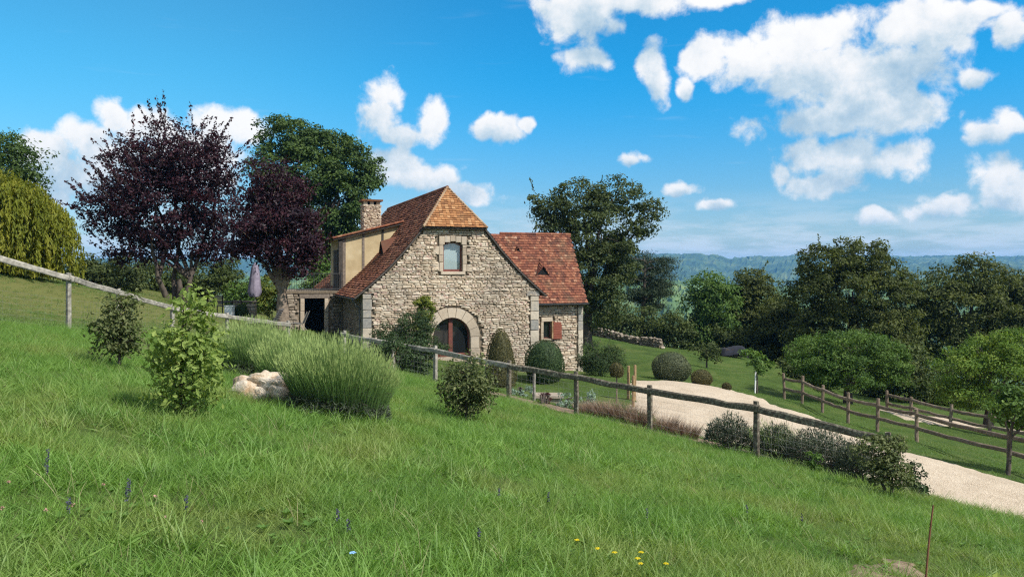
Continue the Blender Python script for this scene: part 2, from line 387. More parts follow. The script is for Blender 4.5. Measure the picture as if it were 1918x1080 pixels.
def axis(lo, hi, step, far, g=1.16):
    a = list(np.arange(lo, hi + 1e-6, step)); s = step; x = a[-1]
    while x < far: s *= g; x += s; a.append(x)
    s = step; x = a[0]; pre = []
    while x > -far: s *= g; x -= s; pre.append(x)
    return np.array(pre[::-1] + a)
def build_ground():
    xs = axis(-24, 24, 0.5, 6400, 1.2); ys = axis(-2, 46, 0.5, 5600, 1.2)
    ys = ys[ys > -900]
    gx, gy = np.meshgrid(xs, ys); z = H(gx, gy)
    z += (fbm(gx * 0.6, gy * 0.6, 3) - 0.45) * 0.07 * (np.hypot(gx, gy) < 30)
    nx, ny = len(xs), len(ys)
    i = np.arange(nx * ny).reshape(ny, nx)
    f = np.stack([i[:-1, :-1], i[:-1, 1:], i[1:, 1:], i[1:, :-1]], -1).reshape(-1, 4)
    o = MB().add(np.stack([gx, gy, z], -1).reshape(-1, 3), f).build('ground', M['ground'], smooth=True)
    tag(o, kind='structure', label='grassy hillside sloping down to the right past the house')
build_ground()

def pts_in_poly(x, y, poly):
    ins = np.zeros(np.shape(x), bool); n = len(poly); j = n - 1
    for i in range(n):
        xi, yi = poly[i]; xj, yj = poly[j]
        c = ((yi > y) != (yj > y)) & (x < (xj - xi) * (y - yi) / (yj - yi + 1e-12) + xi)
        ins ^= c; j = i
    return ins
def drape(name, poly, mat, lift, label, step=0.3, wob=0.0):
    """a sheet that follows the ground inside a plan polygon"""
    poly = np.array(poly); lo, hi = poly.min(0), poly.max(0)
    xs = np.arange(lo[0], hi[0] + step, step); ys = np.arange(lo[1], hi[1] + step, step)
    gx, gy = np.meshgrid(xs, ys)
    wx = gx + (fbm(gx * 1.3, gy * 1.3, 3) - .45) * wob; wy = gy + (fbm(gx * 1.3 + 40, gy * 1.3, 3) - .45) * wob
    ins = pts_in_poly(wx, wy, poly)
    # signed-ish falloff: the sheet sinks into the ground at its edge
    cnt = np.zeros(gx.shape)
    for dx in (-1, 0, 1):
        for dy in (-1, 0, 1): cnt += pts_in_poly(wx + dx * step, wy + dy * step, poly)
    z = H(gx, gy) + (fbm(gx * 0.6, gy * 0.6, 3) - 0.45) * 0.07 * (np.hypot(gx, gy) < 30) + np.where(cnt >= 9, lift, np.where(cnt > 3, lift * 0.6, -0.06))
    ny, nx = gx.shape; i = np.arange(nx * ny).reshape(ny, nx)
    f = np.stack([i[:-1, :-1], i[:-1, 1:], i[1:, 1:], i[1:, :-1]], -1).reshape(-1, 4)
    keep = (cnt.ravel()[f] > 0).any(1); f = f[keep]
    used = np.unique(f); mp = np.full(nx * ny, -1); mp[used] = np.arange(len(used))
    o = MB().add(np.stack([gx, gy, z], -1).reshape(-1, 3)[used], mp[f]).build(name, mat, smooth=True)
    return tag(o, label, kind='structure')
def gravel_mat():
    m, T, b = mat_new('pale_gravel'); p = pos(T)
    v = T.new('ShaderNodeTexVoronoi'); T.l.new(p, v.inputs['Vector']); v.inputs['Scale'].default_value = 38
    f = T.math('ADD', T.math('MULTIPLY', v.outputs['Color'], 0.5), T.math('MULTIPLY', T.noise(p, 1.1, 5, .65), 0.5))
    c = T.ramp(f, [(.2, (.26,.195,.13)), (.5, (.43,.345,.25)), (.8, (.57,.48,.37))])
    tr = T.mapr(T.noise(T.vmath('MULTIPLY', p, (1, .5, 1)), 1.4, 4, .6), .55, .75)
    c = T.mix(T.math('MULTIPLY', tr, .4), c, (.30,.23,.155,1))
    T.l.new(c, b.inputs['Base Color']); b.inputs['Roughness'].default_value = 0.95
    bump(T, b, v.outputs['Distance'], 0.02, 0.8)
    return m
M['gravel'] = gravel_mat()
M['soil'] = surf('bed_soil', [(0, (.075,.048,.032)), (.5, (.17,.115,.08)), (1, (.30,.215,.155))], 8, 0.98, 0.03, 25)
g2 = lambda px, py: tuple(G(px, py)[:2])
DRIVE = [g2(1186,712), g2(1250,713), g2(1335,724), g2(1420,744), (10.6,31.2), (10.9,28.5), (11.0,25.5), g2(1700,848), g2(1800,873), g2(1918,905), (14.4,17.5), (15.5,12),
         (11.5,10.5), (10.1,13.6), (9.4,15.4), (8.7,17.4), (7.6,19.2), (6.2,21.0), g2(1325,822), g2(1255,800), g2(1180,768)]
drape('driveway', DRIVE, M['gravel'], 0.035, 'pale gravel drive curving from the house towards the lower right', 0.22, 0.5)
LANE = [g2(1635,766), g2(1760,772), (20.8,36.0), (27,34), (27,30.5), (20.2,31.6), g2(1775,800), g2(1690,786)]
drape('lane', LANE, M['gravel'], 0.03, 'pale gravel lane behind the split rail fences', 0.3, 0.4)
fp = np.array([[(px - CX) / F * D, D] for px, D in FENCE])
def fence_off(i0, i1, a, b):
    seg = fp[i0:i1 + 1]; t = np.gradient(seg, axis=0); nrm = unit(np.stack([-t[:, 1], t[:, 0]], -1))
    if nrm[0][1] < 0: nrm = -nrm
    return [tuple(p) for p in seg + nrm * a] + [tuple(p) for p in (seg + nrm * b)[::-1]]
BED = fence_off(9, 13, 0.02, 1.35)
drape('flower_bed', BED, M['soil'], 0.03, 'strip of bare reddish soil behind the wooden fence', 0.2, 0.5)
BARE = [g2(1585,1056), g2(1640,1046), g2(1700,1052), g2(1745,1085), g2(1700,1130), g2(1600,1130), g2(1560,1085)]
drape('bare_soil', BARE, M['soil'], 0.03, 'bare patch of brown soil in the meadow grass', 0.1, 0.3)

M['forest'] = surf('far_forest', [(0, (.018,.034,.010)), (.5, (.045,.080,.022)), (1, (.13,.16,.06))], 0.010, 0.95, 3.0, 0.05, detail=8)
M['forest_near'] = surf('valley_forest', [(0, (.03,.055,.014)), (.5, (.07,.125,.03)), (1, (.19,.23,.08))], 0.016, 0.95, 1.5, 0.1, detail=8)
def hill(name, label, mat, top, D0, D1, zlow, nx, ny, amp, azr=52, fr=0.07):
    az = np.linspace(R(-azr), R(azr), nx)
    px = CX + F * np.tan(az); tx, tz = np.array(top).T
    ztop = (HY - np.interp(px, tx, tz)) / F * D1
    Dn = np.linspace(0, 1.25, ny)
    A, Q = np.meshgrid(az, Dn); Dd = D0 + (D1 - D0) * Q
    x = np.tan(A) * Dd; y = Dd
    prof = np.where(Q < 1, np.sin(np.clip(Q, 0, 1) * math.pi / 2) ** 1.3, 1 - 0.6 * (Q - 1))
    z = zlow + (ztop[None] - zlow) * prof
    z += (fbm(x * 0.0025, y * 0.0025, 4) - 0.47) * (D1 * 0.03) * np.sin(np.clip(Q, 0, 1) * math.pi)
    z += (rng.random(z.shape) - 0.5) * amp + (vnoise(x * fr, y * fr) - 0.5) * amp * 1.6
    i = np.arange(nx * ny).reshape(ny, nx)
    f = np.stack([i[:-1, :-1], i[:-1, 1:], i[1:, 1:], i[1:, :-1]], -1).reshape(-1, 4)
    o = MB().add(np.stack([x, y, z], -1).reshape(-1, 3), f).build(name, mat)
    return tag(o, label, kind='structure')
hill('far_hills', 'blue wooded ridge on the horizon', M['forest'], [(-900,486),(0,488),(250,484),(430,492),(700,486),(1000,484),(1210,477),(1300,476),(1335,481),(1365,489),(1420,485),(1500,480),(1700,482),(1918,481),(2700,486)], 1900, 4600, -110, 640, 60, 9.0)
hill('valley_hills', 'green wooded slopes in the valley below the ridge', M['forest_near'], [(-900,520),(300,516),(450,520),(900,526),(1200,524),(1260,526),(1330,534),(1450,540),(1600,528),(1918,520),(2700,520)], 420, 1250, -88, 520, 50, 6.0, fr=0.14)

# ------------------------------------------------------------------ stone house
TH = R(20.4)
UX, UY = math.cos(TH), math.sin(TH)
P0 = ((680 - CX) / F * 36, 36.0)
def hw(s, v): return (P0[0] + s * UX - v * UY, P0[1] + s * UY + v * UX)      # house plan -> world plan
ZB = -5.3
house = thing('stone_house', 'two storey rubble stone farmhouse with steep brown tiled roof and low side wing', 'house', (P0[0], P0[1], ZB), rz=TH)
def hb(mb, name, mat, parent, smooth=False): return mb.build(name, mat, parent, (0, 0, ZB), smooth)
WID = 8.50; SR = 4.257
PROF = np.array([(-0.42,-1.27),(-0.06,-0.99),(0.55,-0.46),(1.11,0.05),(1.93,0.94),(2.83,2.04),(SR,3.96)])   # left roof slope, s and z
def prof_z(s):
    s = np.where(np.asarray(s) > SR, 2 * SR - np.asarray(s), s); return np.interp(s, PROF[:, 0], PROF[:, 1])
def in_arch(s, z, c, r, zc, z0): return ((abs(s - c) < r) & (z > z0) & (z < zc)) | ((s - c) ** 2 + (z - zc) ** 2 < r * r) & (z >= zc)
ARC_C, ARC_R, ARC_ZC, ARC_Z0 = 4.14, 0.93, -3.14, -4.05         # arched window on the ground floor
UW = (3.72, 4.66, -0.08, 1.16, 1.32)                            # upper window: s0 s1 z0 spring top
def blocked_front(s0, s1, z0, z1):
    """an opening or its dressed surround overlaps this stone"""
    for s in (s0, (s0 + s1) / 2, s1):
        for z in (z0, z1):
            if in_arch(s, z, ARC_C, ARC_R + 0.47, ARC_ZC, -9): return True
            if UW[0] - 0.20 < s < UW[1] + 0.20 and UW[2] - 0.16 < z < UW[4] + 0.26: return True
    return False
def stone_shape(sd):
    """a rough squared stone, unit size, front towards -y"""
    r = np.random.default_rng(sd); e = 0.10
    fr = np.array([(-.5+e,-.5,-.5+e*1.3),(.5-e,-.5,-.5+e*1.3),(.5-e,-.5,.5-e*1.3),(-.5+e,-.5,.5-e*1.3)])
    md = np.array([(-.5,-.28,-.5),(.5,-.28,-.5),(.5,-.28,.5),(-.5,-.28,.5)]); bk = md.copy(); bk[:, 1] = .5
    fr += (r.random(fr.shape) - .5) * np.array([.16, .26, .26]); md += (r.random(md.shape) - .5) * np.array([.07, .1, .14])
    c = fr.mean(0) + np.array([0, -.10, 0]) * r.random()
    v = np.concatenate([fr, md, bk, [c]])
    f = [(0,1,12),(1,2,12),(2,3,12),(3,0,12)] + [(4+i,4+(i+1)%4,(i+1)%4,i) for i in range(4)] + [(8+i,8+(i+1)%4,4+(i+1)%4,4+i) for i in range(4)]
    return v, f
SHAPES = [stone_shape(100 + i) for i in range(14)]
STONE_ME = {}
def stone_mesh(i, mat):
    if (i, mat.name) not in STONE_ME:
        o = MB().add(*SHAPES[i]).build('stone', mat); STONE_ME[(i, mat.name)] = o.data; bpy.data.objects.remove(o)
    return STONE_ME[(i, mat.name)]
def course_stones(s0, s1, z0, z1, inside, hmin=.058, hmax=.145, wmin=.14, wmax=.50):
    out = []; z = z0
    while z < z1:
        h = hmin + (hmax - hmin) * rng.random() ** 1.5; s = s0 - rng.random() * 0.2
        while s < s1:
            w = wmin + (wmax - wmin) * rng.random() ** 1.7; a, b = max(s, s0), min(s + w, s1); s += w
            if b - a < 0.07: continue
            hh = h * (0.9 + 0.25 * rng.random())
            if inside(a, b, z, z + hh):
                out.append((a, b, z, z + hh))
            elif b - a > 0.24:                     # try halves at a slanting edge
                for (c, d) in ((a, (a + b) / 2), ((a + b) / 2, b)):
                    if inside(c, d, z, z + hh): out.append((c, d, z, z + hh))
        z += h + 0.004
    return out
def put_stones(mb, st, frame, mat):
    """frame maps (along, out, z) to house coordinates"""
    for (a, b, z0, z1) in st:
        v, f = SHAPES[rng.integers(14)]
        sz = np.array([(b - a) - 0.014, 0.13 + 0.03 * rng.random(), (z1 - z0) - 0.012]); c = np.array([(a + b) / 2, 0.042 - 0.022 * rng.random(), (z0 + z1) / 2])
        w = v * sz + c
        mb.add(frame(w), f, rng.random())
# ---- front wall
def front_in(a, b, z0, z1):
    if blocked_front(a, b, z0, z1): return False
    lim = min(prof_z(a), prof_z(b)) - 0.06
    if z1 > lim or z1 > 2.0: return False
    if z0 < -1.15 and a < 0.36 and not (a >= 0.36): return False
    if z0 < -1.3 and b > WID - 0.40: return False
    return True
outline = [(0, -6.2), (WID, -6.2)] + [(2 * SR - s, z - 0.08) for s, z in PROF[1:6] if s >= 0.0] + [(s, z - 0.08) for s, z in PROF[1:6][::-1] if s >= 0.0]
fw = MB()
def wall_grid(mb, s0, s1, z0, z1, step, ok, y, frame):
    ss = np.arange(s0, s1, step); zs = np.arange(z0, z1, step)
    for s in ss:
        run = None
        for z in list(zs) + [1e9]:
            good = z < 1e8 and ok(s + step / 2, z + step / 2)
            if good and run is None: run = z
            if not good and run is not None:
                top = z if z < 1e8 else z1
                e = min(s + step, s1)
                mb.add(frame(np.array([(s,y,run),(e,y,run),(e,y,min(top, z1)),(s,y,min(top, z1))])), [(0,1,2,3)]); run = None
ident = lambda w: w
def front_open(s, z):
    if in_arch(s, z, ARC_C, ARC_R, ARC_ZC, ARC_Z0): return False
    if UW[0] < s < UW[1] and UW[2] < z < UW[4]: return False
    return z < prof_z(s) - 0.03 and z < 2.06
wall_grid(fw, 0, WID, -6.2, 2.06, 0.05, front_open, 0.05, ident)
front_wall = hb(fw, 'front_wall', M['mortar'], house)
front = course_stones(0.0, WID, -5.9, 2.02, front_in)
# ---- side wing front wall (set back 1 m)
WV = 1.0; WS1 = 11.36; W_EZ = -1.66; W_RV = 2.75; W_RZ = 1.84
SW = (9.19, 9.62, -3.46, -2.66, -2.58)                                        # wing window
def wing_in(a, b, z0, z1):
    if z1 > W_EZ - 0.02: return False
    for s in (a, (a + b) / 2, b):
        for z in (z0, z1):
            if SW[0] - 0.16 < s < SW[1] + 0.06 and SW[2] - 0.10 < z < SW[4] + 0.24: return False
    if b > WS1 - 0.26: return False
    return True
ww = MB()
wall_grid(ww, WID - 0.1, WS1, -6.2, W_EZ, 0.06, lambda s, z: not (SW[0] < s < SW[1] and SW[2] < z < SW[4]), WV + 0.05, ident)
ww.add([(WS1-.01,WV+.05,-6.2),(WS1-.01,WV+3.6,-6.2),(WS1-.01,WV+3.6,W_EZ),(WS1-.01,W_RV,W_RZ-.15),(WS1-.01,WV+.05,W_EZ)], [(0,1,2,3,4)])
wing_wall = hb(ww, 'wing_wall', M['mortar'], house)
wing = course_stones(WID + 0.0, WS1, -5.9, W_EZ, wing_in)
# the largest stones that stand clear are parts of their own, the rest is joined
allst = [('f', q) for q in front if q[2] > -4.9] + [('w', q) for q in wing if q[2] > -4.9]
allst.sort(key=lambda t: -(t[1][1] - t[1][0]) * (t[1][3] - t[1][2]))
big = set(allst[:280])
for wall, lst, key, y in ((front_wall, front, 'f', 0.0), (wing_wall, wing, 'w', WV)):
    mb = MB(); put_stones(mb, [q for q in lst if (key, q) not in big], lambda w, y=y: w + np.array([0, y, 0]), M['stone'])
    tag(hb(mb, 'small_stones', M['stone'], wall), kind='stuff')
    for q in lst:
        if (key, q) not in big: continue
        a, b, z0, z1 = q
        o = bpy.data.objects.new('stone', stone_mesh(int(rng.integers(14)), M['stone'])); COL.objects.link(o); o.parent = wall
        o.location = ((a + b) / 2, y + 0.042 - 0.022 * rng.random(), (z0 + z1) / 2 - ZB); o.scale = (b - a - 0.014, 0.14 + .03 * rng.random(), z1 - z0 - 0.012)
# ---- quoins, arch stones, window surrounds: dressed blocks
def block(parent, name, s0, s1, z0, z1, y0=-0.045, y1=0.14, mat='ashlar'):
    if name == 'quoin': mat = 'quoin'
    e = 0.016; v = np.array([(s0+e,y0,z0+e),(s1-e,y0,z0+e),(s1-e,y0,z1-e),(s0+e,y0,z1-e),(s0,y0+e,z0),(s1,y0+e,z0),(s1,y0+e,z1),(s0,y0+e,z1),(s0,y1,z0),(s1,y1,z0),(s1,y1,z1),(s0,y1,z1)])
    v[:8] += (rng.random((8, 3)) - .5) * 0.012
    f = [(0,1,2,3)] + [(4+i,4+(i+1)%4,(i+1)%4,i) for i in range(4)] + [(8+i,8+(i+1)%4,4+(i+1)%4,4+i) for i in range(4)]
    return hb(MB().add(v, f), name, M[mat], parent)
z = -5.6; k = 0
while z < -1.2:
    h = 0.34 + 0.16 * rng.random(); wq = 0.36 if k % 2 else 0.62
    block(front_wall, 'quoin', -0.02, 0.36 + .03 * rng.random(), z + .008, min(z + h, -1.1) - .008, y1=0.34 if k % 2 else .6); z += h; k += 1
z = -5.6; k = 0
while z < -1.4:
    h = 0.32 + 0.3 * rng.random()
    block(front_wall, 'quoin', WID - (0.40 if k % 2 else 0.41), WID + 0.02, z + .008, min(z + h, -1.28) - .008); z += h; k += 1
block(front_wall, 'quoin', WID - .62, WID + .06, -1.27, -1.04)
z = -5.6; k = 0
while z < -1.75:
    h = 0.3 + 0.2 * rng.random(); block(wing_wall, 'quoin', WS1 - (0.26 if k % 2 else 0.25), WS1 + 0.015, z + .006, min(z + h, W_EZ) - .006, WV - .04, WV + .3); z += h; k += 1
NV = 9
for i in range(NV):                                              # voussoirs of the arch
    a0 = math.pi * i / NV + .008; a1 = math.pi * (i + 1) / NV - .008; r0, r1 = ARC_R - 0.02, ARC_R + 0.40 + 0.08 * rng.random(); y0, y1 = -0.04, 0.28
    P = lambda r, a, y: (ARC_C + r * math.cos(a), y, ARC_ZC + r * math.sin(a))
    am = (a0 + a1) / 2
    v = [P(r0,a0,y0),P(r0,am,y0),P(r0,a1,y0),P(r1,a1,y0),P(r1,am,y0),P(r1,a0,y0)] + [P(r0,a0,y1),P(r0,am,y1),P(r0,a1,y1),P(r1,a1,y1),P(r1,am,y1),P(r1,a0,y1)]
    f = [(5,4,1,0),(4,3,2,1)] + [(j,(j+1)%6,(j+1)%6+6,j+6) for j in range(6)]
    hb(MB().add(v, f), 'arch_stone', M['ashlar'], front_wall)
for sgn in (-1, 1):
    z = -5.3; k = 0
    while z < ARC_ZC - 0.02:
        h = min(0.46 + 0.12 * rng.random(), ARC_ZC - z); wd = 0.42 if k % 2 else 0.46
        a = ARC_C + sgn * (ARC_R - .015); b = a + sgn * wd
        block(front_wall, 'jamb_stone', min(a, b), max(a, b), z + .006, z + h - .006, -0.04, 0.28); z += h; k += 1
block(front_wall, 'sill', UW[0] - .12, UW[1] + .12, UW[2] - .15, UW[2] - .005, -0.09, 0.25)
for i in range(5):
    a0 = UW[0] - .20 + i * (UW[1] - UW[0] + .40) / 5; a1 = a0 + (UW[1] - UW[0] + .40) / 5
    m0 = ((a0 + a1) / 2 - (UW[0] + UW[1]) / 2) / 0.47
    zb = UW[4] - 0.15 * min(m0 * m0, 1.0)
    block(front_wall, 'lintel_stone', a0 + .005, a1 - .005, zb, UW[4] + 0.27 - .03 * abs(m0), -.045, .22)
for sgn, e in ((-1, UW[0]), (1, UW[1])):
    z = UW[2]; k = 0
    while z < UW[3] - .02:
        h = min(0.30 + 0.14 * rng.random(), UW[3] - z); wd = .20 if k % 2 else .19
        block(front_wall, 'jamb_stone', min(e, e + sgn * wd), max(e, e + sgn * wd), z + .005, z + h - .005, -.04, .22)
        if k % 2 == 0: block(front_wall, 'jamb_stone', min(e + sgn * .2, e + sgn * .48), max(e + sgn * .2, e + sgn * .48), z + .02, z + h - .02, -.035, .2)
        z += h; k += 1
# small stones that fill between jambs and the coursed wall beside the upper window are part of the courses
block(wing_wall, 'lintel_stone', SW[0] - .12, SW[1] + .06, SW[4] - .02, SW[4] + .20, WV - .04, WV + .2)
block(wing_wall, 'jamb_stone', SW[0] - .14, SW[0], SW[2] + .30, SW[4] - .03, WV - .04, WV + .2)
block(wing_wall, 'jamb_stone', SW[0] - .14, SW[0], SW[2] - .08, SW[2] + .29, WV - .04, WV + .2)
block(wing_wall, 'sill', SW[0], SW[1] + .05, SW[2] - .09, SW[2] - .004, WV - .06, WV + .2)
# ---- windows
def win_upper():
    w = MB(); t = .07; y0, y1 = .13, .20; s0, s1, z0, zs, zt = UW
    w.box((s0, y0, z0), (s0 + t, y1, zs)); w.box((s1 - t, y0, z0), (s1, y1, zs)); w.box((s0 + t, y0, z0), (s1 - t, y1, z0 + .10))
    n = 10
    for i in range(n):
        u0, u1 = i / n, (i + 1) / n; f = lambda u: zs + (zt - zs) * (1 - (2 * u - 1) ** 2)
        a, b = s0 + (s1 - s0) * u0, s0 + (s1 - s0) * u1
        v = [(a,y0,f(u0)-.075),(b,y0,f(u1)-.075),(b,y0,f(u1)+.01),(a,y0,f(u0)+.01)]; v += [(x, y1, z) for x, y, z in v]
        w.add(v, [(0,1,2,3),(4,7,6,5),(0,4,5,1),(3,2,6,7)])
    win = hb(w, 'window', M['frame_red'], house)
    p = MB(); v = [(s0+.06,.165,z0+.08),(s1-.06,.165,z0+.08)] + [(s0+(s1-s0)*u,.165,zs-.05+(zt-zs)*(1-(2*u-1)**2)) for u in np.linspace(.93,.07,9)]
    p.add(v, [tuple(range(len(v)))]); hb(p, 'pane', M['glass_clear'], win)
    q = MB(); v2 = [(x, .24, z) for x, y, z in v]; q.add(v2, [tuple(range(len(v2)))]); hb(q, 'blind', M['curtain'], win)
    tag(win, 'red-brown arched window with pale blind')
win_upper()
def win_arch():
    w = MB(); n = 28; y0, y1 = .17, .25; r0, r1 = ARC_R - .09, ARC_R
    an = np.linspace(0, math.pi, n + 1)
    for i in range(n):
        v = [(ARC_C + r * math.cos(a), y, ARC_ZC + r * math.sin(a)) for y in (y0, y1) for r, a in ((r0, an[i]), (r1, an[i]), (r1, an[i+1]), (r0, an[i+1]))]
        w.add(v, [(0,1,2,3),(4,7,6,5),(0,3,7,4)])
    for sg in (-1, 1): w.box((ARC_C + min(sg * r0, sg * r1), y0, ARC_Z0), (ARC_C + max(sg * r0, sg * r1), y1, ARC_ZC))
    w.box((ARC_C - .93, y0 - .01, ARC_Z0 - .02), (ARC_C + .93, y1, ARC_Z0 + .14))
    win = hb(w, 'arched_window', M['frame_red'], house); tag(win, 'dark arched glazed opening with one red-brown post')
    hb(MB().box((ARC_C - .11, y0 - .025, ARC_Z0 + .14), (ARC_C + .08, y1, ARC_ZC + r0 - .01)), 'mullion', M['frame_red'], win)
    for sg in (-1, 1):
        v = [(ARC_C + sg * .08, .21, ARC_Z0 + .1), (ARC_C + sg * .87, .21, ARC_Z0 + .1)] + [(ARC_C + r0 * 1.02 * math.cos(a) * sg, .21, ARC_ZC + r0 * 1.02 * math.sin(a)) for a in np.linspace(0, math.pi / 2 - .09, 12)]
        hb(MB().add(v, [tuple(range(len(v)))]), 'pane', M['glass'], win)
    # cut stone sill in front
    block(front_wall, 'sill', ARC_C - ARC_R, ARC_C + ARC_R, ARC_Z0 - .25, ARC_Z0 - .03, -.03, .3)
win_arch()
def win_wing():
    y = WV; w = MB(); t = .05; s0, s1, z0, zs, zt = SW
    w.box((s0, y+.1, z0), (s0+t, y+.16, zt)); w.box((s1-t, y+.1, z0), (s1, y+.16, zt)); w.box((s0+t, y+.1, z0), (s1-t, y+.16, z0+.06)); w.box((s0+t, y+.1, zt-.06), (s1-t, y+.16, zt))
    win = hb(w, 'small_window', M['frame_red'], house)
    hb(MB().box((s0+t, y+.12, z0+.06), (s1-t, y+.125, zt-.06)), 'pane', M['glass'], win)
    ja = hb(MB().box((s1 + .0, y - .11, z0), (s1 + .07, y + .08, zt)), 'window_post', M['wood_tan'], win)
    sh = MB().box((s1 + .09, y - .075, z0 - .02), (s1 + .12, y - .05, zt)); o = hb(sh, 'shutter', M['shutter'], win)
    n = 7; hh = (zt - .02 - z0) / n
    for i in range(n):
        ex = 0.0 if i < n - 1 else .03
        hb(MB().box((s1 + .08 + ex, y - .10, z0 - .02 + i * hh + .006), (s1 + .54 - ex, y - .075, z0 - .02 + (i + 1) * hh - .006)), 'slat', M['shutter'], o)
win_wing()
# ---- left side wall, right wall, back: seen only in part
sw = MB(); sw.add([(0.02,0.05,-6.2),(0.02,0.05,-1.05),(0.02,16,-1.05),(0.02,16,-6.2)], [(0,1,2,3)])
side_wall = hb(sw, 'side_wall', M['mortar'], house)
st = course_stones(0.45, 6.0, -5.0, -1.12, lambda a, b, z0, z1: True)
mb = MB(); put_stones(mb, st, lambda w: np.stack([w[:, 1], w[:, 0], w[:, 2]], -1)[:, :] + np.array([-0.02, 0, 0]), M['stone'])
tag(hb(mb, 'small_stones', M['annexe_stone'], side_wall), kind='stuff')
rw = MB(); rw.add([(WID-.02,0.05,-6.2),(WID-.02,16,-6.2),(WID-.02,16,-1.05),(WID-.02,0.05,-1.05)], [(0,1,2,3)])
rw.add([(0,16,-6.2),(0,16,-1.05),(SR,16,3.7),(WID,16,-1.05),(WID,16,-6.2)], [(0,1,2,3,4)])
hb(rw, 'back_wall', M['mortar'], house)
# ---- roof: sheathing plus rows of real tiles
def tiles(mb, P, Q, n_row, rows, tw=0.175, lift=0.050, thick=0.034, jit=1.2):
    """rows of flat clay tiles; P(t), Q(t) give both ends of the row line at height fraction t, n_row(t) the outward normal"""
    for i in range(rows):
        t0 = i / rows; t1 = min((i + 1.55) / rows, 1.02)
        a0, b0, a1, b1 = P(t0), Q(t0), P(min(t1, 1)), Q(min(t1, 1)); n = n_row(t0)
        L = np.linalg.norm(b0 - a0)
        if L < 0.05: continue
        m = max(1, int(round(L / tw))); off = (0.5 if i % 2 else 0.0)
        us = (np.arange(m + 1) - off) / m; us = np.clip(us + (rng.random(m + 1) - .5) * .12 / m, 0, 1)
        d0 = b0 - a0
        # keep tile columns parallel: project the lower ends onto the upper row
        a1p = a1; b1p = b1; e = d0 / L
        V_, F_, R_ = [], [], []
        base_up = (a1 - a0) - e * np.dot(a1 - a0, e)
        for j in range(m):
            if us[j + 1] - us[j] < 0.25 / m: continue
            g = 0.004 / L; p0 = a0 + d0 * (us[j] + g); p1 = a0 + d0 * (us[j + 1] - g)
            up = base_up * (1 + (rng.random() - .5) * .05)
            li = n * (lift * (0.8 + .5 * rng.random() * jit)); li2 = n * (lift * (0.8 + .5 * rng.random() * jit)); sag = -base_up * (rng.random() * .05 * jit)
            k = len(V_)
            V_ += [p0 + li + sag, p1 + li2 + sag, p1 + up + n * .004, p0 + up + n * .004, p0 + li + sag - n * thick, p1 + li2 + sag - n * thick]
            F_ += [(k, k+1, k+2, k+3), (k+4, k+5, k+1, k)]; r = rng.random(); R_ += [r, r]
        if V_: mb.add(np.array(V_), np.array(F_), np.array(R_))
VE = 15.2; HIPV = 1.165; HZ0 = 2.0
def prof_at(z): return np.interp(z, PROF[:, 1], PROF[:, 0])
zz = PROF[:, 1]; seg = np.hypot(np.diff(PROF[:, 0]), np.diff(zz)); arc = np.concatenate([[0], np.cumsum(seg)]); ARC = arc[-1]
def vstart(z): return np.where(z < HZ0, -0.13, -0.20 + (HIPV + .20) * (z - HZ0) / (3.96 - HZ0))
def vend(z): return np.where(z < 2.2, 16.6, 16.6 + (VE - 16.6) * (z - 2.2) / (3.96 - 2.2))
def slope_pts(side):
    def P(t, f):
        z = np.interp(t * ARC, arc, zz); s = np.interp(t * ARC, arc, PROF[:, 0])
        s = s if side < 0 else 2 * SR - s
        # the old ridge sags a little
        return np.array([s, f(z), z - 0.05 * math.sin(math.pi * min(max((f(z) - 1) / 14, 0), 1)) * t])
    def N(t):
        d = np.array([np.interp((t + .02) * ARC, arc, PROF[:, 0]) - np.interp(t * ARC, arc, PROF[:, 0]), np.interp((t + .02) * ARC, arc, zz) - np.interp(t * ARC, arc, zz)])
        d /= np.linalg.norm(d) + 1e-9
        return np.array([-d[1] * (1 if side < 0 else -1), 0, d[0]])
    return P, N
def roof_deck(mb, P, Q, N, k=24, below=0.02):
    for i in range(k):
        a, b, c, d = P(i/k), Q(i/k), Q((i+1)/k), P((i+1)/k); n = N(i/k) * below
        mb.add([a - n, b - n, c - n, d - n], [(0,1,2,3)])
for side, rows in ((-1, 46), (1, 46)):
    P_, N_ = slope_pts(side)
    Pa = lambda t: P_(t, lambda z: float(vstart(z))); Pb = lambda t: P_(t, lambda z: float(vend(z)))
    dk = MB(); roof_deck(dk, Pa, Pb, N_)
    # verge board that closes the roof edge on the gable
    for i in range(20):
        a, b = Pa(i/24), Pa((i+1)/24); n = N_(i/24)
        dk.add([a - n*.055, b - n*.055, b + n*.02, a + n*.02], [(0,1,2,3)]); dk.add([a - n*.055, b - n*.055, b - n*.055 + np.array([0,.2,0]), a - n*.055 + np.array([0,.2,0])], [(0,1,2,3)])
    roof = hb(dk, 'main_roof', M['timber_dark'], house)
    tm = MB(); tiles(tm, Pa, Pb, N_, rows)
    tag(hb(tm, 'roof_tiles', M['tile'], roof), 'brown clay tiles in many fine rows', kind='stuff')
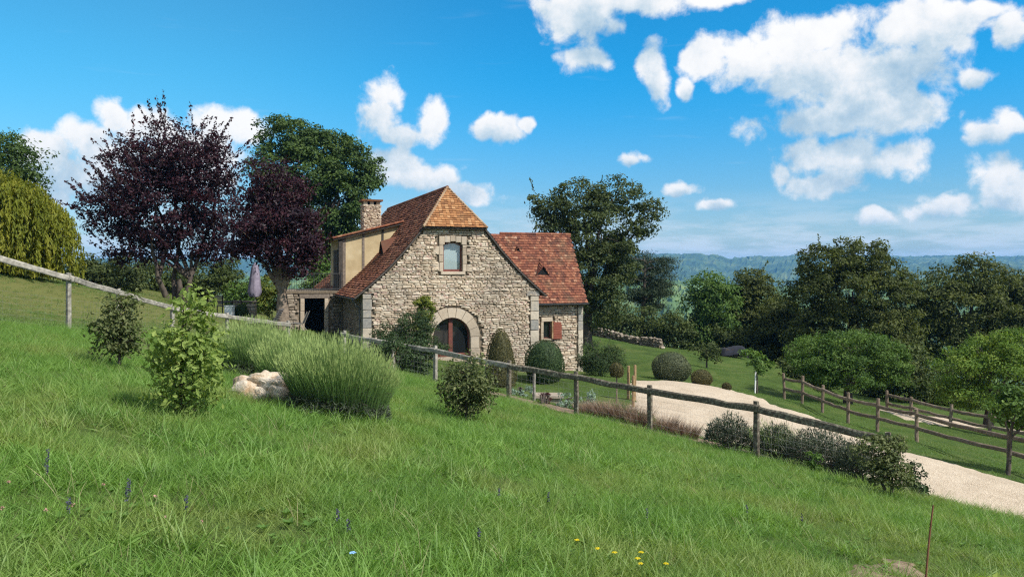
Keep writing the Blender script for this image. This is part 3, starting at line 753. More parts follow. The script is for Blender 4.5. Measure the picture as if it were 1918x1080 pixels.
# front half hip
HB0, HB1, HAP = np.array([2.74,-.27,1.98]), np.array([5.78,-.27,1.98]), np.array([SR, HIPV, 3.96])
hn = unit(np.cross(HB1 - HB0, HAP - HB0)); dk = MB().add([HB0 - hn*.02, HB1 - hn*.02, HAP - hn*.02], [(0,1,2)])
dk.box((2.78,-.24,1.90), (5.74,.06,1.955))
hip = hb(dk, 'hip_roof', M['timber_dark'], house)
tm = MB(); tiles(tm, lambda t: HB0 + (HAP - HB0) * t, lambda t: HB1 + (HAP - HB1) * t, lambda t: hn, 18)
tag(hb(tm, 'roof_tiles', M['tile_hip'], hip), 'ochre clay tiles on the small front hip', kind='stuff')
def ridge_line(a, b, n, r, parent, mat, name='ridge_tile'):
    a, b = np.array(a), np.array(b)
    for i in range(n):
        p, q = a + (b - a) * (i / n), a + (b - a) * ((i + 1.06) / n)
        mb = MB().tube([p, (p + q) / 2, q], [r * 1.06, r * 1.0, r * .94], 8, rng.random()); hb(mb, name, M[mat], parent)
ridge_line((SR, HIPV, 3.97), (SR, VE, 3.92), 26, .085, hip, 'tile')
ridge_line(HB0 + (-.02, -.02, .0), HAP, 8, .06, hip, 'hip_cover', 'hip_tile'); ridge_line(HB1 + (.02, -.02, 0), HAP, 8, .06, hip, 'hip_cover', 'hip_tile')
# wing roof
wE0, wE1 = np.array([WID - 3.2, WV - .34, W_EZ - .02]), np.array([WS1 + .14, WV - .34, W_EZ - .02])
wR0, wR1 = np.array([WID - 3.2, W_RV, W_RZ]), np.array([WS1 + .10, W_RV, W_RZ])
wn = unit(np.cross(wE1 - wE0, wR1 - wE0))
dk = MB().add([wE0 - wn*.03, wE1 - wn*.03, wR1 - wn*.03, wR0 - wn*.03], [(0,1,2,3)])
dk.add([wR0 - (0,0,.03), wR1 - (0,0,.03), wR1 + (0, 2.1, -3.5), wR0 + (0, 2.1, -3.5)], [(0,1,2,3)])
dk.add([wE1 - wn*.10, wR1 - wn*.10, wR1 + wn*.02, wE1 + wn*.02], [(0,1,2,3)])
wroof = hb(dk, 'wing_roof', M['timber_dark'], house)
tm = MB(); tiles(tm, lambda t: wE0 + (wR0 - wE0) * t, lambda t: wE1 + (wR1 - wE1) * t, lambda t: wn, 27, tw=.165, lift=.05)
tag(hb(tm, 'roof_tiles', M['tile_red'], wroof), 'red clay tiles with scattered pale replacements', kind='stuff')
ridge_line(wR0 + (2.2, 0, .02), wR1 + (0, 0, .02), 14, .075, wroof, 'tile_red')
def vent(parent, c, n, up, side, w, h, dep, mat):
    """a small triangular roof vent (outeau)"""
    c, n, up, side = map(np.array, (c, n, up, side)); out = np.array([n[0], n[1], 0.0]); out /= np.linalg.norm(out)
    A, B = c - side * w, c + side * w; T_ = c + np.array([0, 0, h]) + out * .02; bk = c + up * dep
    m = MB(); ov = out * .10
    m.add([A - side*.06 + ov, T_ + (0,0,.05) + ov, bk + n*.02, A - side*.06 + ov - (0,0,.03), T_ + ov - (0,0,.0)], [(0,1,2),(3,4,1,0)], .1)
    m.add([B + side*.06 + ov, bk + n*.02, T_ + (0,0,.05) + ov, B + side*.06 + ov - (0,0,.03), T_ + ov - (0,0,.0)], [(0,1,2),(3,0,2,4)], .6)
    o = hb(m, 'roof_vent', M[mat], parent)
    vn = unit(np.cross(T_ - A, bk - A)); vn = vn if vn[2] > 0 else -vn; tm_ = MB()
    tiles(tm_, lambda t: A + ov + (T_ + (0,0,.04) - A) * t, lambda t: A + (bk - A) * t, lambda t: vn, 6, lift=.04); tag(hb(tm_, 'roof_tiles', M[mat], o), kind='stuff')
    hb(MB().add([A + out*.015, B + out*.015, T_ + out*.015], [(0,1,2)]), 'vent_dark_sheet', M['black'], o)  # black sheet standing in for the shade inside the vent
    return o
wu = unit(wR0 - wE0)
cv = wE0 + (wR0 - wE0) * .40; cv[0] = 9.37; vent(wroof, cv + wn * .03, wn, wu, (1, 0, 0), .34, .44, .95, 'tile_red')
cv = wE0 + (wR0 - wE0) * .75; cv[0] = 8.28; vent(wroof, cv + wn * .03, wn, wu, (1, 0, 0), .12, .16, .3, 'tile_red')
PL, NL = slope_pts(-1); tq = .43; cv = PL(tq, lambda z: 4.35); nl = NL(tq); ul = unit(PL(tq + .03, lambda z: 4.35) - cv)
vent(house, cv + nl * .03, nl, ul, (0, -1, 0), .55, .60, 1.3, 'tile_dark')
# gutters and down pipes
def gutter(a, b, r, parent):
    a, b = np.array(a, float), np.array(b, float); d = unit(b - a); sd_ = np.cross(d, (0, 0, 1)); an = np.linspace(math.pi, 2 * math.pi, 9)
    ring = lambda p, rr: np.array([p + sd_ * rr * math.cos(t) + np.array([0, 0, rr * math.sin(t)]) for t in an])
    v = np.concatenate([ring(a, r), ring(b, r), ring(a, r * .85), ring(b, r * .85)])
    f = [(i, i+1, 9+i+1, 9+i) for i in range(8)] + [(18+i, 27+i, 27+i+1, 18+i+1) for i in range(8)] + [(0,9,27,18),(8,26,35,17)]
    return hb(MB().add(v, f), 'gutter', M['zinc'], parent)
gutter((WID + .02, WV - .40, W_EZ - .03), (WS1 + .16, WV - .40, W_EZ - .03), .075, house)
gutter((-.46, -.14, -1.28), (-.46, 6.0, -1.28), .075, house)
hb(MB().tube([(-.46, .3, -1.34), (-.30, .32, -1.55), (-.1, .34, -1.75), (-.1, .34, -5.2)], .04, 8), 'down_pipe', M['zinc'], house)
hb(MB().box((WID + .06, WV - .2, W_EZ - .16), (WS1 + .02, WV + .04, W_EZ - .05)), 'eave_board', M['timber_dark'], house)
# chimney
ch = MB(); c0, c1, d0_, d1_ = 1.42, 2.36, 8.0, 8.8
ch.box((c0 + .04, d0_ + .04, .3), (c1 - .04, d1_ - .04, 3.55))
chim = hb(ch, 'chimney', M['mortar'], house)
for (a0, a1, fr) in ((c0, c1, lambda w: w + np.array([0, d0_, 0])), (d0_, d1_, lambda w: np.stack([c0 + w[:, 1], w[:, 0], w[:, 2]], -1)), (d0_, d1_, lambda w: np.stack([c1 - w[:, 1], w[:, 0], w[:, 2]], -1))):
    mb = MB(); put_stones(mb, course_stones(a0, a1, 1.0, 3.5, lambda *q: True, .06, .10, .16, .30), fr, None); tag(hb(mb, 'chimney_bricks', M['stone'], chim), kind='stuff')
hb(MB().box((c0 - .05, d0_ - .05, 3.5), (c1 + .05, d1_ + .05, 3.57), jit=.01), 'chimney_course', M['ashlar'], chim)
for (x, y) in ((c0 + .02, d0_ + .02), (c1 - .22, d0_ + .02), (c0 + .02, d1_ - .22), (c1 - .22, d1_ - .22), ((c0 + c1) / 2 - .1, d0_ + .02)):
    hb(MB().box((x, y, 3.57), (x + .2, y + .2, 3.78), jit=.01), 'cap_pillar', M['stone'], chim)
hb(MB().box((c0 + .2, d0_ + .25, 3.56), (c1 - .2, d1_ - .25, 3.74)), 'flue', M['black'], chim)
hb(MB().box((c0 - .12, d0_ - .12, 3.78), (c1 + .12, d1_ + .12, 3.86), jit=.015), 'cap_slab', M['tile_hip'], chim)
# ---- timbered dormer on the left slope
DV0, DV1 = 6.0, 10.5; DO = -0.02
def dtop(s): return 1.62 + (s + .5) * (2.52 - 1.62) / 3.6
ck = MB(); ss = np.linspace(DO, 3.05, 14)
for i in range(13):
    a, b = ss[i], ss[i + 1]
    ck.add([(a,DV0,prof_z(a)-.05),(b,DV0,prof_z(b)-.05),(b,DV0,max(dtop(b)-.05, prof_z(b)-.04)),(a,DV0,dtop(a)-.05)], [(0,1,2,3)])
ck.add([(DO,DV0,-1.2),(DO,DV0,dtop(DO)-.05),(DO,DV1,dtop(DO)-.05),(DO,DV1,-1.2)], [(0,1,2,3)])
dormer = hb(ck, 'dormer_wall', M['plaster'], house)
tag(dormer, 'beige plastered dormer cheek with timber posts')
for s_, w_, m_ in ((DO + .0, .16, 'timber'), (1.0, .12, 'timber'), (2.02, .11, 'timber_dark')):
    hb(MB().box((s_, DV0 - .03, float(prof_z(s_)) - .05), (s_ + w_, DV0 + .05, float(dtop(s_)) - .03), jit=.015), 'post', M[m_], dormer)
hb(MB().box((DO - .2, DV0 - .1, -1.25), (DO - .02, DV0 + .12, float(dtop(DO)) - .1), jit=.01), 'corner_post', M['timber_dark'], dormer)
for k_ in range(2): hb(MB().box((DO - .22, DV0 + .3 + .8 * k_, -1.1), (DO - .16, DV0 + 1.0 + .8 * k_, 1.05)), 'shutter', M['timber_dark'], dormer)
dA, dB = np.array([-.56, DV0 - .22, dtop(-.5) - .02]), np.array([-.56, DV1, dtop(-.5) - .02]); dC, dD = np.array([3.15, DV0 - .22, dtop(3.1)]), np.array([3.15, DV1, dtop(3.1)])
dn = unit(np.cross(dC - dA, dB - dA)); dn = dn if dn[2] > 0 else -dn
m_ = MB().add([dA - dn*.02, dC - dn*.02, dD - dn*.02, dB - dn*.02], [(0,1,2,3)]); m_.add([dA - dn*.10, dC - dn*.10, dC + dn*.03, dA + dn*.03], [(0,1,2,3)])
droof = hb(m_, 'dormer_roof', M['timber_dark'], house)
tm = MB(); tiles(tm, lambda t: dA + (dC - dA) * t, lambda t: dB + (dD - dB) * t, lambda t: dn, 24); tag(hb(tm, 'roof_tiles', M['tile'], droof), kind='stuff')
ridge_line(dA + (0, -.02, .03), dC + (0, -.02, .05), 15, .055, droof, 'tile', 'edge_tile')
# ---- low annexe with a terrace on top, left of the house
AX0, AX1, AV = -2.95, -0.05, 5.7
AD = (-1.98, -0.98, -3.12, -1.44)          # dark doorway
an_in = lambda a, b, z0, z1: not any(AD[0] - .22 < s < AD[1] + .22 and z < AD[3] + .2 for s in (a, b, (a + b) / 2) for z in (z0, z1)) and z1 < -1.2
m_ = MB(); wall_grid(m_, AX0, AX1, -5.0, -1.15, .07, lambda s, z: not (AD[0] < s < AD[1] and z < AD[3]), AV + .05, ident)
m_.box((AX0, AV + 2.2, -5), (AX1, AV + 5, -1.2)); m_.box((AX0, AV + .051, -5), (AX0 + .3, AV + 2.2, -1.2)); m_.box((AX0 - .05, AV - .06, -1.2), (AX1, AV + 5, -1.08), jit=.01)
annexe = hb(m_, 'annexe_wall', M['mortar'], house)
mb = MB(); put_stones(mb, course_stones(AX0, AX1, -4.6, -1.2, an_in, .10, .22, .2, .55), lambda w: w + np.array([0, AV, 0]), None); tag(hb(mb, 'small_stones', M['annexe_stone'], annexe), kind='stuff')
hb(MB().box((AD[0] - .25, AV - .05, AD[3]), (AD[1] + .25, AV + .2, AD[3] + .2), jit=.02), 'lintel', M['timber'], annexe)
for s_ in (AD[0] - .2, AD[1]):
    z = -3.4
    while z < AD[3] - .05:
        h = min(.38 + .1 * rng.random(), AD[3] - z); block(annexe, 'jamb_stone', s_, s_ + .2, z + .005, z + h - .005, AV - .04, AV + .2); z += h
hb(MB().box((AX0 + .31, AV + 1.9, -3.8), (AX1, AV + 2.1, -1.25)), 'dark_backing', M['black'], annexe)  # black box standing in for the darkness behind the doorway
hb(MB().box((AD[0] - .06, AV + .16, -3.6), (AD[0] - .01, AV + 1.05, AD[3] - .02)), 'door', M['timber_dark'], annexe)
rl = MB(); z0, z1 = -1.08, -.20
for s_ in np.arange(AX0, AX1, .12): rl.tube([(s_, AV + .1, z0), (s_, AV + .1, z1)], .010, 5)
for z_ in (z0 + .1, z1): rl.tube([(AX0, AV + .1, z_), (AX1, AV + .1, z_)], .018, 6)
hb(rl, 'terrace_railing', M['metal_dark'], annexe)
for s_ in (AX0, (AX0 + AX1) / 2, AX1 - .1): hb(MB().tube([(s_, AV + .1, z0), (s_, AV + .1, z1 + .06)], .025, 6), 'railing_post', M['metal_dark'], annexe)

# ------------------------------------------------------------------ plants: generators
def rand_dirs(n): return unit(rng.normal(size=(n, 3)))
def leaves(mb, C, size, nrm, r, aspect=0.5, axis=None, fold=0.18, jitter=0.35):
    """folded diamond leaves, one quad each"""
    n = len(C); nrm = unit(nrm); t = rng.normal(size=(n, 3)) if axis is None else axis + rng.normal(size=(n, 3)) * jitter
    t = unit(t - nrm * (t * nrm).sum(1)[:, None]); b = np.cross(nrm, t)
    L = (np.asarray(size) * (0.7 + 0.6 * rng.random(n)))[:, None]; w = L * aspect * 0.5
    v = np.stack([C - t * L * .5, C + b * w - t * L * .06 + nrm * L * fold * .5, C + t * L * .5, C - b * w - t * L * .06 + nrm * L * fold * .5], 1).reshape(-1, 3)
    mb.add(v, np.arange(4 * n).reshape(n, 4), np.broadcast_to(r, (n,)))
def ribbons(mb, B, D, L, w, bend, seg=3, rb=None, flat=None):
    """thin tapering blades or stalks from B along D, bending towards 'bend'; face value runs 0 at the foot to 1 at the tip"""
    n = len(B); D = unit(D); L = np.broadcast_to(np.asarray(L, float), (n,))[:, None]; w = np.broadcast_to(np.asarray(w, float), (n,))[:, None]
    side = unit(np.cross(D, rng.normal(size=(n, 3))) if flat is None else flat)
    rows = []
    for i in range(seg + 1):
        t = i / seg; p = B + D * L * t + bend * (L * t * t); ww = w * (1 - t) ** 0.6 * .5 + w * .04
        rows += [p - side * ww, p + side * ww]
    k = 2 * (seg + 1); v = np.stack(rows, 1).reshape(-1, 3); idx = np.arange(n)[:, None] * k
    for i in range(seg):
        f = idx + np.array([2*i, 2*i+1, 2*i+3, 2*i+2])
        mb.f.append(f + mb.n); mb.r.append(np.full(n, (i + .5) / seg) if rb is None else np.asarray(rb, float))
    mb.v.append(v); mb.n += len(v)
def lobe(px, py, rx, ry, D, dz=0.0, rd=None):
    c = W(px, py, D); c[1] += dz; k = D / F
    return c, np.array([rx * k, (rd if rd else (rx + ry) / 2 * k), ry * k])
def shell(c, r, n, lo=0.55, hi=1.03):
    d = rand_dirs(n); q = (lo ** 3 + (hi ** 3 - lo ** 3) * rng.random(n)) ** (1 / 3)
    return c + d * r * q[:, None], d
def limb(mb, a, b, r0, r1, k=6, lift=0.25, n=6):
    a, b = np.asarray(a, float), np.asarray(b, float); L = np.linalg.norm(b - a)
    m = (a + b) / 2 + np.array([0, 0, lift * L]) + rng.normal(size=3) * L * .07
    p = bez(a, m, b, k); p[1:-1] += rng.normal(size=(k - 2, 3)) * L * .012
    mb.tube(p, np.linspace(r0, r1, k), n, cap=False)
def tree(name, label, cat, base, lobes, leaf, mat, bark='bark', tr=0.18, dens=1.0, cl=40, crad=0.45, fork=0.35, group=None, shoots=0, shoot_len=0.9, aspect=.5, stems=1, thin=None, up=0.35, lo=.5, twigs=True):
    base = np.asarray(base, float); t = thing(name, label, cat, base, group)
    lob = [(np.asarray(c, float), np.asarray(r, float)) for c, r in lobes]
    leaf = leaf * 1.28; cl = int(cl * 2.0)
    wts = np.array([np.prod(r) ** (2 / 3) for c, r in lob]); cen = sum(c * w for (c, r), w in zip(lob, wts)) / wts.sum()
    low = min(c[2] - r[2] for c, r in lob)
    fz = base[2] + max(0.25, (cen[2] - base[2]) * fork); tk = MB(); cr = MB()
    forks = []
    for s in range(stems):
        off = np.array([0, 0, 0]) if stems == 1 else np.append(rng.normal(size=2) * tr * .55, 0)
        fk = np.array([base[0] * .8 + cen[0] * .2, base[1] * .8 + cen[1] * .2, fz]) + off * 2.5
        k = 7; p = bez(base + off + (0, 0, -.25), (base + fk) / 2 + off * .6 + np.append(rng.normal(size=2) * .06, 0), fk, k)
        rr = np.linspace(tr * 1.25, tr * .8, k) / math.sqrt(stems); rr[0] *= 1.35
        tk.tube(p, rr, 9, cap=False); forks.append(fk)
    for (c, r), w in zip(lob, wts):
        fk = forks[rng.integers(len(forks))]
        limb(tk, fk, c, tr * .55 / math.sqrt(stems) ** .5, tr * .12, 7, .12)
        nc = max(4, int(w * 9 * dens)); cc, d = shell(c, r, nc, lo)
        keep = np.ones(nc, bool)
        if thin is not None: keep = rng.random(nc) < thin(cc)
        cc, d = cc[keep], d[keep]; nc = len(cc)
        if nc == 0: continue
        if twigs:
            for q in cc[:: max(1, nc // 18)]: limb(tk, c + (q - c) * (.15 + .5 * rng.random()) - (0, 0, r[2] * .3 * rng.random()), q, min(tr * .09, .02), .005, 4, .06, 3)
        hue = rng.random(nc)
        q3 = rand_dirs(nc * cl); q3[:, 2] = np.where(rng.random(nc * cl) < .6, np.abs(q3[:, 2]), q3[:, 2]); rad_ = np.repeat(crad * (.8 + .9 * rng.random(nc)), cl)[:, None]
        C = np.repeat(cc, cl, 0) + q3 * rad_ * (.55 + .6 * rng.random((nc * cl, 1))) * np.array([1.25, 1.25, .75]) + rng.normal(size=(nc * cl, 3)) * crad * .22
        out = np.repeat(d, cl, 0); nm = q3 * .75 + out * .2 + rand_dirs(nc * cl) * .75 + np.array([0, 0, up * .8])
        rr = np.clip(np.repeat(hue, cl) * .6 + rng.random(nc * cl) * .4, 0, 1)
        leaves(cr, C, leaf, nm, rr, aspect)
        if shoots:
            ns = max(1, int(shoots * w / wts.sum())); q, d2 = shell(c, r, ns, .85, 1.0); d2[:, 2] = np.abs(d2[:, 2]) * .8 + .45 + .4 * rng.random(ns)
            for a, b in zip(q, unit(d2)):
                L = shoot_len * (.5 + rng.random()); p = np.array([a, a + b * L * .5 + rng.normal(size=3) * .04, a + b * L]); tk.tube(p, [.012, .008, .004], 4, cap=False)
                m = int(16 * L / .9) + 6; u = rng.random(m) ** .8
                P = a + (b * L) * u[:, None] + rng.normal(size=(m, 3)) * .045
                leaves(cr, P, leaf * .95, rand_dirs(m) + (0, 0, .2), .3 + .7 * rng.random(m), aspect, axis=np.broadcast_to(b * 1.2, (m, 3)))
    tk.build('trunk', M[bark], t, base, True); cr.build('crown', M[mat], t, base)
    return t
def bush(name, label, cat, base, lobes, leaf, mat, group=None, **kw):
    kw.setdefault('tr', .05); kw.setdefault('fork', .3); kw.setdefault('stems', 3); kw.setdefault('crad', .16); kw.setdefault('cl', 26); kw.setdefault('dens', 4)
    return tree(name, label, cat, base, lobes, leaf, mat, group=group, **kw)

M['plum'] = leafmat('plum_leaf', [(0, (.009,.005,.008)), (.45, (.024,.010,.016)), (.8, (.050,.014,.021)), (1, (.095,.019,.024))], .24, (1.7,.4,.55,1), .5)
M['oak'] = leafmat('oak_leaf', [(0, (.022,.045,.012)), (.5, (.052,.092,.020)), (1, (.110,.155,.036))], .28)
M['ash'] = leafmat('grey_green_leaf', [(0, (.026,.042,.014)), (.5, (.056,.078,.023)), (1, (.115,.135,.044))], .28)
M['dark_leaf'] = leafmat('dark_leaf', [(0, (.028,.040,.011)), (.5, (.070,.088,.021)), (.88, (.125,.142,.032)), (1, (.20,.135,.038))], .32)
M['hedge'] = leafmat('thicket_leaf', [(0, (.026,.042,.012)), (.5, (.062,.086,.022)), (1, (.125,.145,.038))], .28)
M['mulberry'] = leafmat('mulberry_leaf', [(0, (.032,.065,.014)), (.5, (.075,.140,.026)), (1, (.16,.23,.05))], .3)
M['lime'] = leafmat('lime_green_leaf', [(0, (.055,.105,.016)), (.5, (.120,.200,.028)), (1, (.235,.285,.055))], .32)
M['willow'] = leafmat('weeping_leaf', [(0, (.075,.100,.012)), (.5, (.175,.195,.022)), (.9, (.27,.255,.034)), (1, (.36,.21,.04))], .38, (1.3,1.2,.35,1))
M['sapling'] = leafmat('young_oak_leaf', [(0, (.075,.125,.026)), (.5, (.18,.25,.055)), (1, (.36,.42,.125))], .36, nscale=3)
M['bush_dull'] = leafmat('dull_shrub_leaf', [(0, (.042,.062,.020)), (.5, (.098,.12,.042)), (1, (.21,.22,.10))], .25, nscale=3)
M['yew'] = leafmat('yew_needle', [(0, (.018,.035,.012)), (.5, (.036,.064,.020)), (1, (.072,.105,.032))], .12)
M['box_brown'] = leafmat('clipped_brownish_leaf', [(0, (.040,.042,.016)), (.5, (.085,.078,.028)), (1, (.15,.125,.046))], .15)
M['box_olive'] = leafmat('clipped_olive_leaf', [(0, (.034,.046,.024)), (.5, (.080,.094,.046)), (1, (.17,.185,.095))], .15)
M['pine'] = leafmat('pine_needle', [(0, (.014,.026,.014)), (.5, (.028,.046,.022)), (1, (.056,.075,.034))], .12)
M['climber'] = leafmat('climber_leaf', [(0, (.05,.075,.014)), (.5, (.125,.16,.028)), (1, (.27,.26,.05))], .3)
M['red_leaf'] = leafmat('dark_red_leaf', [(0, (.03,.010,.010)), (1, (.09,.025,.02))], .2, (1.4,.6,.5,1))
M['silver'] = leafmat('silver_leaf', [(0, (.09,.14,.10)), (1, (.26,.34,.27))], .2)
def stalk_mat(name, stops):
    m, T, b = mat_new(name); T.l.new(T.mix(T.math('MULTIPLY', T.noise(pos(T), 6, 2), .5), T.ramp(face(T), stops), (.07,.10,.04,1)), b.inputs['Base Color']); b.inputs['Roughness'].default_value = .7
    return m
M['lav_stalk'] = stalk_mat('lavender_stalk', [(0, (.055,.12,.02)), (.6, (.125,.235,.045)), (.85, (.20,.315,.072)), (1, (.31,.385,.12))])
M['lav_leaf'] = leafmat('lavender_leaf', [(0, (.030,.040,.026)), (.5, (.070,.088,.056)), (1, (.135,.16,.105))], .12)
M['sprig'] = stalk_mat('grey_green_sprig', [(0, (.05,.06,.035)), (.6, (.10,.125,.07)), (1, (.19,.21,.125))])
M['rust_grass'] = stalk_mat('rust_grass', [(0, (.09,.045,.03)), (.6, (.20,.105,.072)), (1, (.33,.20,.14))])

# ------------------------------------------------------------------ trees
def B(px, D): return at(px, D)
def weeping():
    D = 30.0; base = B(-40, D); t = thing('weeping_tree', 'yellow-green weeping tree with a curtain of hanging strands behind the fence', 'tree', base)
    cr = MB(); tk = MB()
    dome = [lobe(-60, 395, 120, 85, D, 0), lobe(30, 410, 80, 80, D, -.6), lobe(75, 445, 52, 70, D, 0.3), lobe(-20, 470, 120, 40, D, 0)]
    top = dome[0][0]; limb(tk, base - (0, 0, .3), top + (0, 0, .4), .24, .1, 8, .05, 9)
    for c, r in dome:
        limb(tk, top - (0, 0, .8), c + (0, 0, r[2] * .4), .09, .03, 6, .2)
        n = int(300 * r[0] * r[1] / 2.5); a = rng.random(n) * 2 * math.pi; q = np.sqrt(rng.random(n)) * 1.0
        p = np.stack([c[0] + np.cos(a) * q * r[0], c[1] + np.sin(a) * q * r[1], c[2] + r[2] * np.sqrt(np.clip(1 - q * q, 0, 1)) * (.75 + .3 * rng.random(n))], -1)
        L = (0.5 + 1.5 * rng.random(n)) * (0.5 + 0.9 * q); hue = rng.random(n)
        for k in range(n):
            m = int(9 + 22 * L[k]); u = rng.random(m); out = np.array([math.cos(a[k]), math.sin(a[k]), 0]) * .28 * q[k]
            zmin = Hs(p[k][0], p[k][1]) + .12
            P = p[k] + out * (u ** .5)[:, None] * 1.0 + np.array([0, 0, -1]) * (u * L[k])[:, None] + rng.normal(size=(m, 3)) * .05
            P = P[P[:, 2] > zmin]; m = len(P)
            if m: leaves(cr, P, .20, rand_dirs(m) * .6 + out * 2.0 + (0, -.2, .1), np.clip(hue[k] * .7 + .3 * rng.random(m), 0, 1), .32, axis=np.broadcast_to(np.array([0, 0, -1.6]), (m, 3)))
    tk.build('trunk', M['bark'], t, base, True); cr.build('crown', M['willow'], t, base)
weeping()
tree('leafy_tree', 'dark green round tree rising behind the weeping tree', 'tree', B(-10, 47), [lobe(35, 312, 44, 40, 47), lobe(-25, 300, 70, 50, 47, .5), lobe(40, 360, 40, 40, 47, 0), lobe(-30, 380, 60, 60, 47)], .17, 'oak', dens=1.8, cl=34, crad=.42)
plum_thin = lambda cc: np.where((cc[:, 2] < 1.0), .72, 1.0)
tree('purple_plum_tree', 'large purple-leaved plum tree with several stems and spiky upright shoots', 'tree', B(330, 42),
     [lobe(320, 290, 70, 62, 42), lobe(245, 335, 62, 62, 42, .4), lobe(375, 320, 68, 72, 42, -.3), lobe(215, 400, 56, 50, 42, 0), lobe(300, 385, 92, 70, 42, -.3), lobe(400, 400, 55, 65, 42, .6), lobe(260, 460, 66, 36, 42, 0), lobe(360, 465, 75, 42, 42, 0)],
     .135, 'plum', dens=1.9, cl=36, crad=.36, tr=.30, stems=4, fork=.22, shoots=300, shoot_len=1.25, aspect=.55, thin=plum_thin, lo=.25, group=None)
tree('purple_plum_tree', 'round purple-leaved plum tree with one pale trunk beside the annexe', 'tree', B(531, 37.5),
     [lobe(515, 355, 52, 48, 37.5), lobe(555, 415, 45, 52, 37.5, -.3), lobe(480, 415, 48, 55, 37.5, .2), lobe(525, 440, 68, 55, 37.5, -.5), lobe(465, 465, 45, 30, 37.5), lobe(545, 490, 52, 28, 37.5, -.2), lobe(575, 455, 28, 36, 37.5)],
     .13, 'plum', bark='bark_pale', dens=2.7, cl=40, crad=.33, tr=.28, fork=.36, shoots=90, shoot_len=.7, aspect=.55, lo=.4)
tree('oak_tree', 'tall broad green oak standing behind the house and chimney', 'tree', B(610, 62),
     [lobe(535, 262, 55, 42, 62), lobe(600, 280, 60, 40, 62, .5), lobe(655, 318, 58, 48, 62, 0), lobe(560, 330, 85, 62, 62, -1), lobe(640, 375, 72, 58, 62, -.5), lobe(690, 330, 26, 26, 62, 0), lobe(600, 430, 85, 50, 62, 0), lobe(520, 370, 50, 60, 62, .5), lobe(640, 470, 60, 40, 62, 0)],
     .21, 'oak', dens=1.5, cl=42, crad=.42, tr=.5, fork=.25, shoots=0, up=.5)
tree('poplar_like_tree', 'tall ragged grey-green tree behind the right end of the tiled wing', 'tree', B(1098, 54),
     [lobe(1085, 385, 52, 45, 54), lobe(1150, 372, 46, 40, 54, .3), lobe(1045, 420, 36, 46, 54, 0), lobe(1125, 440, 72, 62, 54, -.5), lobe(1100, 510, 68, 62, 54, 0), lobe(1165, 490, 34, 52, 54, .2), lobe(1200, 420, 26, 34, 54), lobe(1222, 395, 22, 20, 54), lobe(1120, 575, 52, 40, 54), lobe(1008, 375, 16, 20, 54), lobe(1020, 410, 22, 26, 54)],
     .17, 'ash', dens=1.75, cl=36, crad=.36, tr=.36, fork=.3, shoots=90, shoot_len=.7, lo=.35)
def pine():
    D = 68; base = B(1203, D); t = thing('pine_tree', 'dark pine with layered open branches beyond the lawn', 'tree', base); tk = MB(); cr = MB()
    topz = W(0, 480, D)[2]; Ht = topz - base[2]
    tk.tube([base - (0, 0, .3), base + (.1, 0, Ht * .5), base + (.3, 0, Ht * .95)], [.26, .18, .05], 8)
    for i in range(26):
        u = .42 + .58 * (i / 25); a = rng.random() * 2 * math.pi; L = (2.9 - 2.0 * abs(u - .72)) * (.6 + .5 * rng.random())
        o = base + np.array([.2 * u, 0, Ht * u * .95]); e = o + np.array([math.cos(a) * L, math.sin(a) * L, .35 + .3 * rng.random()])
        limb(tk, o, e, .07, .02, 5, .05, 5)
        for k in range(5):
            c = o + (e - o) * (.45 + .6 * rng.random()) + rng.normal(size=3) * .25; m = 120
            leaves(cr, c + rng.normal(size=(m, 3)) * np.array([.5, .5, .13]), .32, rand_dirs(m), np.clip(.5 * rng.random() + .5 * rng.random(m), 0, 1), .16, axis=np.array([0, 0, .8]) + rand_dirs(m))
    tk.build('trunk', M['bark'], t, base, True); cr.build('crown', M['pine'], t, base)
pine()
TT = 'trees along the far edge of the lawn'
tree('leafy_tree', 'bright mid-green tree in front of the valley, left of the olive one', 'tree', B(1330, 64), [lobe(1325, 545, 36, 32, 64), lobe(1345, 575, 42, 45, 64, -.3), lobe(1305, 585, 26, 36, 64), lobe(1320, 620, 40, 36, 64)], .19, 'mulberry', dens=2.0, cl=36, crad=.4, group=TT)
tree('leafy_tree', 'dull olive tree with a pointed top between bright green tree and tall dark tree', 'tree', B(1405, 66), [lobe(1402, 535, 32, 30, 66), lobe(1420, 565, 42, 45, 66), lobe(1380, 575, 30, 40, 66), lobe(1410, 615, 50, 40, 66)], .2, 'dark_leaf', dens=2.0, cl=36, crad=.4, shoots=14, group=TT)
tree('leafy_tree', 'low brownish green tree crouching beside the tall dark tree', 'tree', B(1455, 62), [lobe(1455, 590, 38, 36, 62), lobe(1440, 630, 50, 40, 62), lobe(1480, 620, 32, 50, 62)], .18, 'dark_leaf', dens=2.0, cl=36, crad=.36, group=TT)
tree('holm_oak', 'tall dark evergreen oak with broad crown overtopping the ridge', 'tree', B(1600, 57),
     [lobe(1545, 500, 50, 42, 57), lobe(1605, 480, 48, 34, 57), lobe(1650, 510, 48, 42, 57), lobe(1590, 545, 95, 58, 57, -.6), lobe(1520, 560, 42, 48, 57), lobe(1680, 575, 34, 55, 57), lobe(1600, 620, 110, 55, 57, -.5), lobe(1530, 640, 50, 50, 57), lobe(1670, 650, 50, 60, 57)],
     .18, 'dark_leaf', dens=1.8, cl=38, crad=.36, tr=.4, fork=.2, shoots=80, shoot_len=.7, group=TT)
